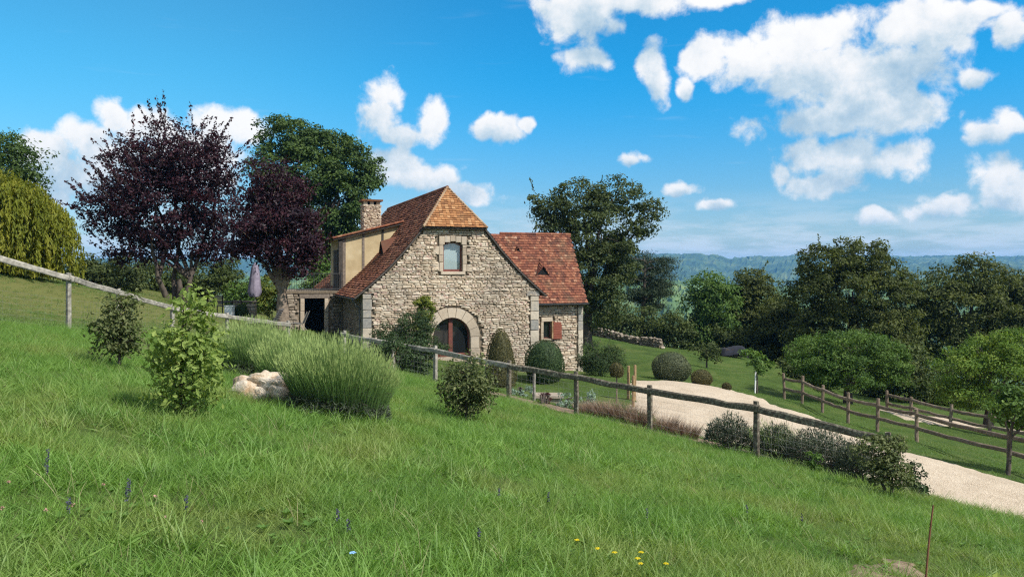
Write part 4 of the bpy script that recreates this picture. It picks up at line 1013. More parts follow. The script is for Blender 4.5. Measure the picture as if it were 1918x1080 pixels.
tree('holm_oak', 'wide dark evergreen oak with lumpy crown behind the pale green round tree', 'tree', B(1830, 60),
     [lobe(1750, 545, 48, 40, 60), lobe(1825, 522, 46, 40, 60), lobe(1885, 545, 48, 44, 60), lobe(1800, 580, 90, 55, 60, -.4), lobe(1890, 600, 60, 60, 60), lobe(1740, 610, 50, 60, 60), lobe(1960, 580, 60, 70, 60), lobe(1820, 650, 110, 55, 60)],
     .19, 'dark_leaf', dens=1.8, cl=36, crad=.4, tr=.4, fork=.2, shoots=50, shoot_len=.7, group=TT)
tree('mulberry_tree', 'clipped umbrella-shaped green tree behind the split rail fence', 'tree', B(1587, 37.5),
     [lobe(1530, 668, 48, 38, 37.5), lobe(1590, 654, 60, 34, 37.5, -.5), lobe(1645, 672, 52, 36, 37.5), lobe(1590, 690, 90, 36, 37.5, -.3), lobe(1680, 695, 26, 32, 37.5), lobe(1505, 680, 26, 26, 37.5), lobe(1590, 665, 90, 30, 37.5, 1.6)],
     .105, 'mulberry', dens=3.6, cl=52, crad=.24, tr=.2, fork=.45, shoots=80, shoot_len=.35, aspect=.42, lo=.55)
tree('mulberry_tree', 'pale lime-green rounded tree standing in front of the dark oaks', 'tree', B(1850, 35.5),
     [lobe(1850, 668, 62, 42, 35.5), lobe(1910, 660, 55, 40, 35.5), lobe(1800, 700, 48, 44, 35.5), lobe(1870, 710, 80, 46, 35.5, -.5), lobe(1960, 690, 60, 55, 35.5), lobe(1810, 740, 55, 30, 35.5)],
     .105, 'lime', dens=3.2, cl=52, crad=.26, tr=.2, fork=.4, shoots=90, shoot_len=.4, aspect=.4, lo=.55)
tree('small_tree', 'small leafy tree by the split rail fence with a thin trunk', 'tree', B(1886, 21.6),
     [lobe(1885, 752, 38, 30, 21.6), lobe(1925, 745, 45, 30, 21.6), lobe(1900, 785, 42, 24, 21.6), lobe(1960, 770, 40, 35, 21.6)], .11, 'mulberry', dens=7, cl=26, crad=.15, tr=.055, fork=.55, aspect=.5, lo=.4)
tree('garden_sapling', 'thin-crowned sapling on the lawn above the clipped shrubs', 'sapling', B(1325, 46), [lobe(1322, 652, 26, 16, 46), lobe(1328, 668, 20, 14, 46)], .13, 'ash', dens=4, cl=20, crad=.2, tr=.05, fork=.6)
sap = tree('garden_sapling', 'young bright green sapling tied to a pale stake beside the drive', 'sapling', B(1417, 36), [lobe(1405, 672, 22, 14, 36), lobe(1430, 682, 18, 14, 36), lobe(1418, 690, 20, 10, 36)], .13, 'mulberry', dens=4, cl=20, crad=.16, tr=.035, fork=.75)
MB().tube([B(1414, 35.9) - (0, 0, .1), B(1414, 35.9) + (.03, 0, 1.0)], .035, 7).build('stake', M['white'], sap, B(1417, 36))
# thicket at the edge of the lawn and behind the lane, hedge shrubs on the left
SH = 'thicket shrubs along the far side of the lawn'
def thicket(spots, labels, D, mat='hedge', group=SH, leaf=.17):
    for (px, py, rx, ry), label in zip(spots, labels):
        d = D + (rng.random() - .5) * 3; b = B(px, d)
        bush('thicket_shrub', label, 'shrub', b, [lobe(px, py, rx, ry, d), lobe(px + rx * .4, py + ry * .35, rx * .7, ry * .7, d, -.4), lobe(px - rx * .4, py + ry * .4, rx * .7, ry * .6, d, .3)], leaf, mat, group, dens=1.9, cl=32, crad=.34, tr=.08, up=.4)
thicket([(1120,605,30,32),(1165,600,34,30),(1215,608,36,32),(1262,615,34,34),(1305,628,32,32),(1350,632,36,34),(1395,645,34,32),(1440,655,36,34),(1490,668,34,36)], ['dark thicket shrub at the foot of the ragged grey-green tree', 'dark thicket shrub behind the left end of the dry stone wall', 'dark thicket shrub around the foot of the pine',
 'dark thicket shrub just beyond the right end of the dry stone wall', 'dark thicket shrub at the left foot of the bright mid-green tree', 'dark thicket shrub between the bright mid-green tree and the covered woodpile',
 'dark thicket shrub right behind the covered woodpile', 'dark thicket shrub in front of the low brownish green tree', 'dark thicket shrub at the left foot of the tall evergreen oak'], 63)
thicket([(1500,690,34,34),(1545,705,34,26),(1640,720,40,26),(1700,690,44,50),(1745,720,40,40),(1800,745,44,30),(1860,755,44,30),(1920,760,44,34)], ['shadowy shrub left of the umbrella-shaped tree', 'shadowy shrub behind the left half of the umbrella-shaped tree', 'shadowy shrub under the right half of the umbrella-shaped tree', 'tall shadowy shrub in the gap between the two round trees',
 'shadowy shrub beside the pale lime-green tree, on its umbrella tree side', 'low shadowy shrub behind the lane under the lime-green tree', 'low shadowy shrub behind the trunk of the lime-green tree', 'low shadowy shrub behind the small tree by the fence'], 46, group='shrubs behind the lane')
thicket([(150,505,34,26),(195,510,36,30),(240,515,34,34)], ['dull green hedge shrub touching the weeping tree', 'dull green hedge shrub second from the weeping tree', 'dull green hedge shrub next to the large plum tree'], 50, 'ash', 'hedge shrubs behind the top of the lawn')
thicket([(285,525,36,32),(335,530,36,34),(385,525,38,34),(425,520,34,34)], ['dark hedge shrub behind the outer branches of the large plum tree', 'dark hedge shrub right behind the stems of the large plum tree', 'dark hedge shrub behind the plum tree on its patio side', 'dark hedge shrub between the two plum trees'], 52, 'hedge', 'hedge shrubs behind the plum tree')
thicket([(455,560,30,24),(480,555,28,26)], ['light green shrub behind the patio table', 'light green shrub behind the closed parasol'], 50, 'mulberry', 'shrubs behind the patio')
bush('leafy_shrub', 'yellowish round shrub behind the pale plum trunk', 'shrub', B(505, 44), [lobe(505, 545, 28, 34, 44), lobe(500, 570, 24, 24, 44)], .12, 'climber', dens=4, crad=.2)
bush('leafy_shrub', 'bright green shrub at the annexe terrace below the oak', 'shrub', B(580, 55), [lobe(580, 490, 26, 24, 55), lobe(600, 515, 30, 22, 55), lobe(590, 550, 26, 30, 55)], .17, 'mulberry', dens=3, crad=.3)

# ------------------------------------------------------------------ garden shrubs
def clipped(name, label, base, rx, h, mat, kind='ball', n=5200, leaf=.055, group=None, stem=0.0):
    base = np.asarray(base, float); t = thing(name, label, 'shrub', base, group); core = MB(); cr = MB()
    def prof(u):     # u 0 foot .. 1 top -> radius fraction
        return (np.sqrt(np.clip(1 - (u * 1.72 - .72) ** 2, 0, 1)) if kind == 'ball' else np.sqrt(np.clip(1 - u ** 1.75, 0, 1)) * (.86 + .14 * np.clip(u / .2, 0, 1)))
    z0 = base[2] + stem
    for k, sc_ in ((0, .90),):
        us = np.linspace(.02, .985, 14); an = np.arange(20) / 20 * 2 * math.pi
        v = np.array([[base[0] + math.cos(a) * rx * sc_ * prof(u), base[1] + math.sin(a) * rx * sc_ * prof(u), z0 + (h - stem) * u * .97] for u in us for a in an])
        core.add(v, [(i*20+j, i*20+(j+1)%20, (i+1)*20+(j+1)%20, (i+1)*20+j) for i in range(13) for j in range(20)], .2); core.add(v[-20:], [tuple(range(20))], .2)
    u = rng.random(n); a = rng.random(n) * 2 * math.pi; r = prof(u) * (.93 + .10 * rng.random(n) + .05 * np.sin(a * 3 + u * 7)); keep = rng.random(n) < .25 + .75 * r; u, a, r = u[keep], a[keep], r[keep]; m = len(u)
    P = np.stack([base[0] + np.cos(a) * rx * r, base[1] + np.sin(a) * rx * r, z0 + (h - stem) * u * (1 + .02 * rng.random(m))], -1)
    nm = np.stack([np.cos(a), np.sin(a), (u - .35) * 2.2], -1)
    leaves(cr, P, leaf, nm * .6 + rand_dirs(m) * .8, rng.random(m), .55)
    o = cr; o.v += core.v; o.f += [f + o.n for f in core.f]; o.r += core.r; o.n += core.n
    if stem: MB().tube([base - (0, 0, .1), base + (0, 0, stem + .1)], .028, 7).build('stem', M['bark_pale'], t, base)
    o.build('foliage', M[mat], t, base)
    return t
clipped('topiary_cone', 'tall brownish clipped yew cone beside the arched window', B(937, 31.5), .66, 2.25, 'box_brown', 'cone', 7500, group=None)
clipped('topiary_dome', 'dark green clipped yew dome below the shuttered window', B(1020, 33.5), .82, 1.72, 'yew', 'ball', 8000)
clipped('topiary_ball', 'large olive clipped ball at the head of the drive', B(1257, 38), .90, 1.34, 'box_olive', 'ball', 8000, .06)
clipped('topiary_ball', 'medium brown clipped ball beside the gravel drive', B(1314, 36), .47, .70, 'box_brown', 'ball', 3600, .05)
clipped('topiary_ball', 'tiny brown clipped ball on the lawn edge of the drive', B(1361, 34.5), .20, .32, 'box_brown', 'ball', 1500, .045)
clipped('lollipop_topiary', 'small brown clipped ball on a bare stem behind the fence', B(1155, 28), .25, 1.48, 'box_brown', 'ball', 1900, .045, stem=.98)
bush('rosemary_bush', 'broad dark green bush at the right corner of the wing', 'shrub', B(1125, 36), [lobe(1105, 668, 26, 26, 36), lobe(1140, 672, 28, 24, 36, -.3), lobe(1120, 682, 36, 20, 36, -.5)], .085, 'yew', dens=14, cl=30, crad=.16, up=.8, aspect=.25, shoots=60, shoot_len=.3)
bush('house_shrub', 'big dark evergreen shrub against the lower front wall', 'shrub', B(745, 33.5), [lobe(735, 640, 36, 32, 33.5), lobe(775, 612, 36, 30, 33.5, .2), lobe(716, 672, 28, 30, 33.5), lobe(765, 660, 46, 34, 33.5, -.2), lobe(805, 650, 30, 20, 33.5)], .085, 'yew', dens=11, cl=34, crad=.18, up=.5, aspect=.3, shoots=60, shoot_len=.3)
bush('climbing_plant', 'yellow-green climber growing up the wall left of the arch', 'plant', B(793, 35.6), [lobe(794, 585, 17, 28, 35.7, 0, .25), lobe(790, 615, 20, 28, 35.7, 0, .25), lobe(798, 565, 13, 12, 35.7, 0, .2)], .10, 'climber', dens=22, cl=24, crad=.11)
HG = 'hedge plants under the arched window'
for px in (745, 768, 790): bush('hedge_plant', 'upright green hedge plant below the arched window', 'shrub', B(px, 30.5), [lobe(px, 672, 14, 26, 30.5), lobe(px + 3, 690, 14, 14, 30.5)], .08, 'yew', HG, dens=16, cl=26, crad=.12)
def stake_tree():
    b = B(738, 24.4); t = bush('staked_sapling', 'small thin tree leaning on a pale stake by the fence', 'sapling', b, [lobe(748, 642, 32, 16, 24.4), lobe(722, 650, 24, 16, 24.4), lobe(775, 650, 22, 12, 24.4)], .07, 'yew', dens=9, cl=18, crad=.12, stems=1, tr=.03)
    MB().tube([B(722, 24.1) - (0, 0, .05), W(748, 645, 24.3)], .022, 6).build('stake', M['wood_tan'], t, b)
stake_tree()
OAK_LEAF = np.array([(0,-.5),(.09,-.34),(.07,-.24),(.21,-.14),(.14,-.02),(.29,.12),(.17,.22),(.20,.36),(0,.5)])
def lobed_leaves(mb, C, size, nrm, r):
    n = len(C); nrm = unit(nrm); t = unit(np.cross(nrm, rng.normal(size=(n, 3)))); b = np.cross(nrm, t); L = (size * (.65 + .7 * rng.random(n)))[:, None]
    k = len(OAK_LEAF); V = []
    for sg in (1, -1):
        for x, y in OAK_LEAF: V.append(C + t * L * y + b * L * x * sg + nrm * L * (.35 * x - .12 * y * y))
    v = np.stack(V, 1).reshape(-1, 3); idx = np.arange(n)[:, None] * 2 * k
    mb.add(v, np.concatenate([idx + np.arange(k), idx + (k + np.arange(k))[::-1]]), np.concatenate([r, r]))
def sapling_bush(label, px, D, lobes, mat, nclump, per, leaf, cr_, tr=.025, name='oak_sapling'):
    b = B(px, D); t = thing(name, label, 'sapling', b); tk = MB(); cr = MB(); top = max(c[2] + r[2] for c, r in lobes)
    p = np.array([b - (0, 0, .1), b + (.03, 0, (top - b[2]) * .4), b + (.05, .02, (top - b[2]) * .93)]); tk.tube(bez(*p, 7), np.linspace(tr, tr * .25, 7), 7)
    for c, r in lobes:
        n = int(nclump * np.prod(r) ** (2 / 3) * 26); q, d = shell(c, r, n, .25)
        for k in range(0, n):
            o = b + np.array([.03, 0, np.clip(q[k][2] - b[2] - .22 * (.3 + rng.random()), .05, top - b[2])])
            if k % 4 == 0: limb(tk, o, q[k], tr * .3, .0025, 4, .02, 4)
        C = np.repeat(q, per, 0) + rng.normal(size=(n * per, 3)) * cr_; hue = np.repeat(rng.random(n), per)
        lobed_leaves(cr, C, leaf, np.repeat(d, per, 0) * .5 + rand_dirs(n * per) * .7 + (0, 0, .5), np.clip(hue * .55 + .45 * rng.random(n * per), 0, 1))
    tk.build('trunk', M['twig'], t, b, True); cr.build('crown', M[mat], t, b)
sapling_bush('bright young oak sapling in full leaf standing in the meadow near the pale rock', 335, 9.3, [lobe(360, 578, 34, 40, 9.3), lobe(350, 640, 62, 50, 9.3, -.05), lobe(375, 690, 60, 48, 9.3, -.1), lobe(315, 670, 46, 44, 9.3, .1), lobe(345, 735, 68, 32, 9.3)], 'sapling', 22, 10, .078, .055)
sapling_bush('darker scruffy oak sapling beside the left fence post', 222, 13.5, [lobe(228, 575, 34, 28, 13.5), lobe(212, 610, 36, 30, 13.5), lobe(240, 630, 30, 24, 13.5), lobe(215, 645, 44, 18, 13.5)], 'bush_dull', 26, 10, .08, .07)
sapling_bush('grey-green bushy sapling in the meadow in front of the topiary cone', 872, 14.5, [lobe(880, 695, 46, 26, 14.5), lobe(862, 725, 46, 30, 14.5), lobe(904, 735, 32, 28, 14.5), lobe(876, 760, 38, 22, 14.5)], 'bush_dull', 26, 11, .072, .07)
bush('garden_shrub', 'leafy pale-tipped shrub at the end of the wooden fence above the drive', 'shrub', B(1660, 13.6), [lobe(1640, 850, 38, 34, 13.6), lobe(1662, 885, 36, 36, 13.6, -.15), lobe(1680, 840, 26, 24, 13.6, .1)], .05, 'bush_dull', dens=34, cl=24, crad=.08, lo=.3)
bush('garden_shrub', 'low dense green shrub spilling over the edge of the drive', 'shrub', B(1712, 14.6), [lobe(1712, 895, 22, 32, 14.6), lobe(1700, 915, 28, 18, 14.6, -.1)], .05, 'yew', dens=30, cl=24, crad=.08, lo=.4)
bush('small_plant', 'small bright green seedling in front of the woody lavender', 'plant', B(1523, 15.2), [lobe(1523, 857, 13, 14, 15.2), lobe(1525, 872, 9, 9, 15.2)], .05, 'mulberry', dens=34, cl=16, crad=.05, stems=1, tr=.008)
# lavender
def lavender(label, px, D, rx, h, stalks=True, n=2600, seedmat='lav_stalk', name='lavender_bush', woody=0, group=None, leafm='lav_leaf', lh=.45, grey=False):
    b = B(px, D); t = thing(name, label, 'shrub', b, group); lf = MB(); N = int(5200 * rx); a = rng.random(N) * 2 * math.pi; q = np.sqrt(rng.random(N))
    zz_ = lh * h * np.sqrt(np.clip(1 - q ** 2.4, 0, 1)) * (.35 + .75 * rng.random(N)) * (.72 + .55 * fbm(np.cos(a) * q * 3 + px, np.sin(a) * q * 3, 3))
    P = np.stack([b[0] + np.cos(a) * q * rx * .92, b[1] + np.sin(a) * q * rx * .75, np.zeros(N)], -1); P[:, 2] = H(P[:, 0], P[:, 1]) + zz_ + .03
    ax = np.stack([np.cos(a) * q, np.sin(a) * q, np.ones(N) * .9], -1)
    leaves(lf, P, .075 if not grey else .085, rand_dirs(N), rng.random(N), .2, axis=ax * 1.6)
    lf.build('leaf_mound', M[leafm], t, b)
    if stalks:
        sk = MB(); a = rng.random(n) * 2 * math.pi; q = np.sqrt(rng.random(n)); rr = q * rx * .82
        Bp = np.stack([b[0] + np.cos(a) * rr, b[1] + np.sin(a) * rr * .8, np.zeros(n)], -1); Bp[:, 2] = H(Bp[:, 0], Bp[:, 1]) + h * (.20 + .16 * (1 - q))
        Dr = np.stack([np.cos(a) * q * .42, np.sin(a) * q * .38, np.ones(n)], -1) + rng.normal(size=(n, 3)) * .08
        L = h * (.55 + .30 * rng.random(n)) * (1.0 - .34 * q ** 2)
        ribbons(sk, Bp, Dr, L, .0042, np.stack([np.cos(a) * .06, np.sin(a) * .06, -.06 * q], -1), 4)
        # flower buds at the tips
        tip = Bp + unit(Dr) * L[:, None] + np.stack([np.cos(a) * .06, np.sin(a) * .06, -.06 * q], -1) * L[:, None]
        ribbons(sk, tip - unit(Dr) * .05, Dr, .075, .0075, np.zeros((n, 3)), 2, rb=np.full(n, .97))
        sk.build('flower_stalks', M[seedmat], t, b)
    if grey:
        n2 = int(700 * rx); a = rng.random(n2) * 6.283; q = np.sqrt(rng.random(n2)); Bp = np.stack([b[0] + np.cos(a) * q * rx * .9, b[1] + np.sin(a) * q * rx * .7, np.zeros(n2)], -1); Bp[:, 2] = H(Bp[:, 0], Bp[:, 1]) + h * lh * .55 * np.sqrt(1 - q ** 2)
        sp = MB(); ribbons(sp, Bp, np.stack([np.cos(a) * q * .7, np.sin(a) * q * .6, np.ones(n2)], -1) + rng.normal(size=(n2, 3)) * .2, h * (.2 + .35 * rng.random(n2)), .006, np.zeros((n2, 3)), 3); sp.build('sprigs', M['sprig'], t, b)
    if woody:
        wd = MB()
        for k in range(woody):
            a = rng.random() * 2 * math.pi; e = b + np.array([math.cos(a) * rx * .95, math.sin(a) * rx * .7, h * (.15 + .5 * rng.random())])
            limb(wd, b + np.append(rng.normal(size=2) * .12, .02), e, .016, .004, 6, .25, 5)
        wd.build('woody_stems', M['bark'], t, b)
    return t
lavender('tall green lavender clump in front of the pale rock, dark woody foot', 635, 12.0, .86, 1.09, n=5600, woody=26, lh=.5)
lavender('far green lavender clump below the patio fence', 480, 15.8, .82, 1.08, n=3600, woody=10)
lavender('middle green lavender clump joining the two others', 555, 14.0, .72, 1.02, n=3000, woody=6)
lavender('dark woody lavender mound behind the fence at the edge of the gravel', 1368, 17.7, .62, .78, stalks=False, woody=40, lh=1.0, grey=True, group=None)
lavender('sprawling lavender mound with bare twisted stems behind the fence', 1540, 16.5, .85, .85, stalks=False, woody=70, lh=.95, grey=True)
lavender('greyish lavender mound between the fence posts', 1455, 17.1, .58, .80, stalks=True, n=500, woody=26, lh=.9, grey=True)
lavender('grey-green lavender mound at the foot of the rail end', 1610, 15.6, .5, .72, stalks=False, woody=20, lh=1.0, grey=True)
# reddish grasses along the bed and small bed plants
RG = 'rust-coloured grass clumps along the fence'
for px, D, h in ((1098,20.9,.30),(1135,20.6,.42),(1165,20.4,.46),(1195,20.0,.46),(1243,19.3,.40),(1268,19.1,.32),(1290,18.9,.30),(1112,21.4,.34)):
    b = B(px, D)
    n = 700; h *= 1.45; a = rng.random(n) * 2 * math.pi; q = np.sqrt(rng.random(n)); Bp = np.stack([b[0] + np.cos(a) * q * .2, b[1] + np.sin(a) * q * .2, np.full(n, b[2])], -1)
    m_ = MB(); ribbons(m_, Bp, np.stack([np.cos(a) * q * .55, np.sin(a) * q * .55, np.ones(n)], -1) + rng.normal(size=(n, 3)) * .1, h * (.5 + .6 * rng.random(n)), .006, np.stack([np.cos(a) * .15, np.sin(a) * .15, -.1 * np.ones(n)], -1), 3)
    o = m_.build('ornamental_grass', M['rust_grass'], None, b); o.location = b
    tag(o, 'dry rust-coloured grass clump in the bed behind the fence', 'grass clump', RG)
bush('bed_plant', 'silvery leaved low plant at the foot of the yew dome', 'plant', B(975, 24.5), [lobe(966, 733, 14, 9, 24.5), lobe(985, 733, 14, 9, 24.5)], .05, 'silver', dens=26, cl=20, crad=.06)
bush('bed_plant', 'dark red small plant in front of the stone slab', 'plant', B(1024, 22.6), [lobe(1024, 744, 9, 13, 22.6)], .05, 'red_leaf', dens=34, cl=18, crad=.06)
bush('bed_plant', 'yellow-green low cushion plant in the bare bed', 'plant', B(1012, 22.0), [lobe(1010, 756, 12, 9, 22.0)], .045, 'climber', dens=34, cl=18, crad=.05)
bush('bed_plant', 'blue-green spreading plant behind the second fence post', 'plant', B(1060, 22.5), [lobe(1065, 752, 20, 14, 22.5), lobe(1105, 745, 16, 14, 22.5)], .06, 'silver', dens=16, cl=20, crad=.08)

# ------------------------------------------------------------------ fences
def post(p, h, r, mat, parent, origin, lean=.02, square=True):
    p = np.asarray(p, float); top = p + np.array([(rng.random() - .5) * lean * 2, (rng.random() - .5) * lean * 2, h]); n = 4 if square else 7
    k = 6; pts = np.linspace(p - (0, 0, .35), top, k); pts[1:-1, :2] += rng.normal(size=(k - 2, 2)) * .004
    mb = MB(); a0 = math.pi / 4 + rng.random() * .3; vs = []
    for i, q in enumerate(pts):
        rr = r * (1 + .10 * (rng.random() - .5)) * (1.0 if i < k - 1 else .93); an = a0 + np.arange(8) * math.pi / 4
        sq = 1 / np.maximum(np.abs(np.cos(an - a0)), np.abs(np.sin(an - a0))) if square else np.ones(8)
        sq = np.minimum(sq, 1.30)
        vs.append(np.stack([q[0] + np.cos(an) * rr * sq, q[1] + np.sin(an) * rr * sq, np.full(8, q[2]) + (rng.normal(size=8) * .006 if i == k - 1 else 0)], -1))
    mb.add(np.concatenate(vs), [(i*8+j, i*8+(j+1)%8, (i+1)*8+(j+1)%8, (i+1)*8+j) for i in range(k-1) for j in range(8)]); mb.add(vs[-1], [tuple(range(8))])
    return mb.build('post', mat, parent, origin)
def rail(a, b, hh, th, mat, parent, origin, sag=.02, n=9):
    a, b = np.asarray(a, float), np.asarray(b, float); t = np.linspace(0, 1, n)[:, None]; p = a + (b - a) * t; p[:, 2] -= sag * 4 * (t * (1 - t))[:, 0]; p[1:-1, 2] += rng.normal(size=n - 2) * .008
    d = unit(b - a); sd_ = unit(np.cross(d, (0, 0, 1))); up = np.cross(sd_, d); vs = []
    sec = [(-1,-.7),(-.6,-1),(.6,-1),(1,-.7),(1,.6),(.5,1),(-.5,1),(-1,.6)]
    for q in p:
        k = 1 + .12 * (rng.random() - .5); vs.append(np.array([q + sd_ * x * th * k + up * y * hh * k + rng.normal(size=3) * .003 for x, y in sec]))
    m = MB().add(np.concatenate(vs), [(i*8+j, i*8+(j+1)%8, (i+1)*8+(j+1)%8, (i+1)*8+j) for i in range(n-1) for j in range(8)]); m.add(vs[0][::-1], [tuple(range(8))]); m.add(vs[-1], [tuple(range(8))])
    return m.build('rail', mat, parent, origin)
RAIL_PY = {-330: 405, -110: 452, 128: 521, 222: 549, 322: 577, 425: 592, 540: 607, 645: 626, 735: 643, 815: 655, 953: 684, 1080: 705, 1218: 731, 1418: 763, 1664: 822}
def main_fence():
    P = [at(px, D) for px, D in FENCE]; rz = [W(px, RAIL_PY[px], D) for px, D in FENCE]
    o = P[7]; f = thing('rail_fence', 'weathered grey wooden fence with one top rail and wire netting across the slope', 'fence', o)
    net = MB()
    for i, p in enumerate(P):
        h = rz[i][2] - p[2] + .13
        m = M['wood_grey'] if i < 10 else M['wood_lichen']
        post(p, h, .052, m, f, o)
        if i + 1 < len(P) and FENCE[i][0] != 540:
            q = rz[i + 1]; a = rz[i]; d = unit(q - a); off = np.array([d[1], -d[0], 0]) * .075      # on the field side of the posts
            rail(a - d * .10 + off, q + d * .10 + off * 1.0, .072, .034, m, f, o, .015)
            g0, g1 = P[i], P[i + 1]; L = np.linalg.norm(g1 - g0)
            for k in range(6): net.tube([g0 + (0, 0, .08 + .14 * k), g1 + (0, 0, .08 + .14 * k)], .0016, 3, cap=False)
            for u in np.arange(0, 1, .16 / L):
                c = g0 + (g1 - g0) * u; net.tube([c + (0, 0, .03), c + (0, 0, .80)], .0013, 3, cap=False)
    tag(net.build('wire_netting', M['wire'], f, o), kind='stuff')
    post(at(1000, 23.2), .95, .035, M['wood_grey'], f, o)
main_fence()
def rail_fence(label, spots, hs, rails, mat):
    P = [at(px, D) for px, D in spots]; o = P[len(P) // 2]; f = thing('split_rail_fence', label, 'fence', o)
    for p in P: post(p, hs + (rng.random() - .5) * .12, .062, mat, f, o, .05, False)
    for p, q in zip(P, P[1:]):
        for r in rails: rail(p + (0, .05, r + (rng.random() - .5) * .06), q + (0, .05, r + (rng.random() - .5) * .06), .058, .04, mat, f, o, .03)
rail_fence('brown split rail fence with two rails running beside the drive', [(1470,35.5),(1502,33.9),(1540,32.2),(1588,30.0),(1643,28.3),(1717,26.7),(1889,22.8),(2090,19.4)], 1.12, (.50, .92), M['wood_brown'])
rail_fence('lower brown split rail fence in front of the lane', [(1662,34.5),(1706,33.0),(1779,31.2),(1853,30.0),(1935,29.0)], .86, (.34, .68), M['wood_brown'])
for px, D, h in ((1176, 30.2, 1.25), (1188, 30.0, 1.32), (1186, 28.0, 1.1)):
    b = at(px, D); o = post(b, h, .055, M['wood_tan'], None, b, .04, False); o.name = 'gate_post'; o.location = b
    tag(o, 'tan wooden gate post beside the corner of the drive', 'post', 'gate posts beside the drive')
# ------------------------------------------------------------------ rock, slab, dry stone wall, covered pile
def rough_rock(center, rad, sd, sub=4, amp=.22, mat='rock'):
    import bmesh
    bm = bmesh.new(); bmesh.ops.create_icosphere(bm, subdivisions=sub, radius=1.0); r = np.random.default_rng(sd)
    v = np.array([q.co[:] for q in bm.verts]); fc = [[q.index for q in f.verts] for f in bm.faces]; bm.free()
    for _ in range(9):                            # split faces of the stone
        n = unit(r.normal(size=3)); d = .48 + .34 * r.random(); k = v @ n; v = v - np.outer(np.maximum(k - d, 0) * .9, n)
    v *= (1 + amp * (fbm(v[:, 0] * 1.7 + sd, v[:, 1] * 1.7 + v[:, 2] * 1.3, 4) - .45))[:, None]
    v += (r.random(v.shape) - .5) * .02
    return v * rad + center, fc
def rock_mat():
    m, T, b = mat_new('limestone'); p = pos(T)
    c = T.ramp(T.mapr(T.noise(p, 3.2, 6, .65), .3, .7), [(0, (.20,.14,.09)), (.35, (.42,.32,.22)), (.7, (.60,.52,.42)), (1, (.70,.65,.57))])
    c = T.mix(T.math('MULTIPLY', T.mapr(T.noise(T.vmath('ADD', p, (4, 1, 7)), 5, 4), .52, .68), .6), c, (.42,.24,.10,1))
    T.l.new(c, b.inputs['Base Color']); b.inputs['Roughness'].default_value = .95; bump(T, b, T.noise(p, 14, 7, .7), .05, .9)
    return m
M['rock'] = rock_mat()
rb = at(502, 12.6); m_ = MB()
for (dx, dy, dz, r_, sd_) in ((-.26, 0, .16, (.34,.30,.26), 3), (.14, .02, .16, (.50,.36,.27), 5), (-.04, .02, .28, (.26,.24,.16), 8), (.46, -.04, .10, (.22,.24,.19), 9), (-.10, -.14, .08, (.40,.2,.17), 12), (.3, -.12, .16, (.26,.2,.2), 14)):
    m_.add(*rough_rock(rb + (dx, dy, dz), np.array(r_), sd_, 4, .75))
o = m_.build('rock', M['rock'], None, rb, True); o.location = rb
tag(o, 'pale limestone boulder lying in the grass between sapling and lavender', 'rock')
b = at(1026, 23.8); o = MB().box((-.42, -.3, -.1), (.42, .3, .16), jit=.03).box((-.46, -.34, .16), (.46, .34, .22), jit=.02).build('stone_slab', M['annexe_stone']); o.location = b
tag(o, 'grey stone slab set in the bare bed behind the fence', 'slab')
def dry_wall():
    a, c = np.array([*W(1112, 0, 62)[:2]]), np.array([*W(1240, 0, 56.5)[:2]]); n = 26; o0 = np.array([*(a + c) / 2, 0]); o0[2] = Hs(*o0[:2])
    t = thing('dry_stone_wall', 'low dark dry stone wall along the far edge of the lawn', 'wall', o0)
    core = MB()
    for i in range(n):
        u = (i + .5) / n; p = a + (c - a) * u; z = Hs(*p); h = .62 + .2 * math.sin(u * 9) * .5
        for k in range(4):
            v, f = rough_rock(np.array([p[0] + rng.normal() * .05, p[1] + rng.normal() * .08, z + .08 + h * k / 4]), np.array([.16 + .06 * rng.random(), .22, .10 + .03 * rng.random()]), 200 + i * 5 + k, 1, .3)
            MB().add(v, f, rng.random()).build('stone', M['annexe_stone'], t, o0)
        core.box((p[0] - .13, p[1] - .1, z - .2), (p[0] + .13, p[1] + .12, z + h * .8))
    core.build('wall_core', M['mortar'], t, o0)
dry_wall()
def pile():
    b = at(1372, 54); t = thing('covered_woodpile', 'low log pile under a dark blue tarpaulin at the lawn edge', 'woodpile', b)
    w = .62
    for r_ in range(2):
        for k in range(5 - r_):
            x = -w + .18 * r_ + k * .36; MB().tube([(b[0] + x, b[1] - .5, b[2] + .16 + .28 * r_), (b[0] + x + .03, b[1] + .5, b[2] + .16 + .28 * r_)], .15, 8).build('log', M['bark'], t, b)
    g = np.linspace(-1, 1, 13); m_ = MB(); v = []
    for i, u in enumerate(g):
        for j, q in enumerate(np.linspace(-1, 1, 9)):
            v.append((b[0] + u * (w + .25), b[1] + q * .75, b[2] + .66 + .08 * math.sin(u * 3) - .42 * max(0, abs(q) - .6) / .4 - .30 * max(0, abs(u) - .8) / .2 + rng.normal() * .02))
    m_.add(v, [(i*9+j, (i+1)*9+j, (i+1)*9+j+1, i*9+j+1) for i in range(12) for j in range(8)]); m_.build('tarpaulin', M['tarp'], t, b, True)
M['tarp'] = surf('blue_tarpaulin', [(0, (.008,.009,.013)), (1, (.02,.022,.032))], 3, .95)
pile()
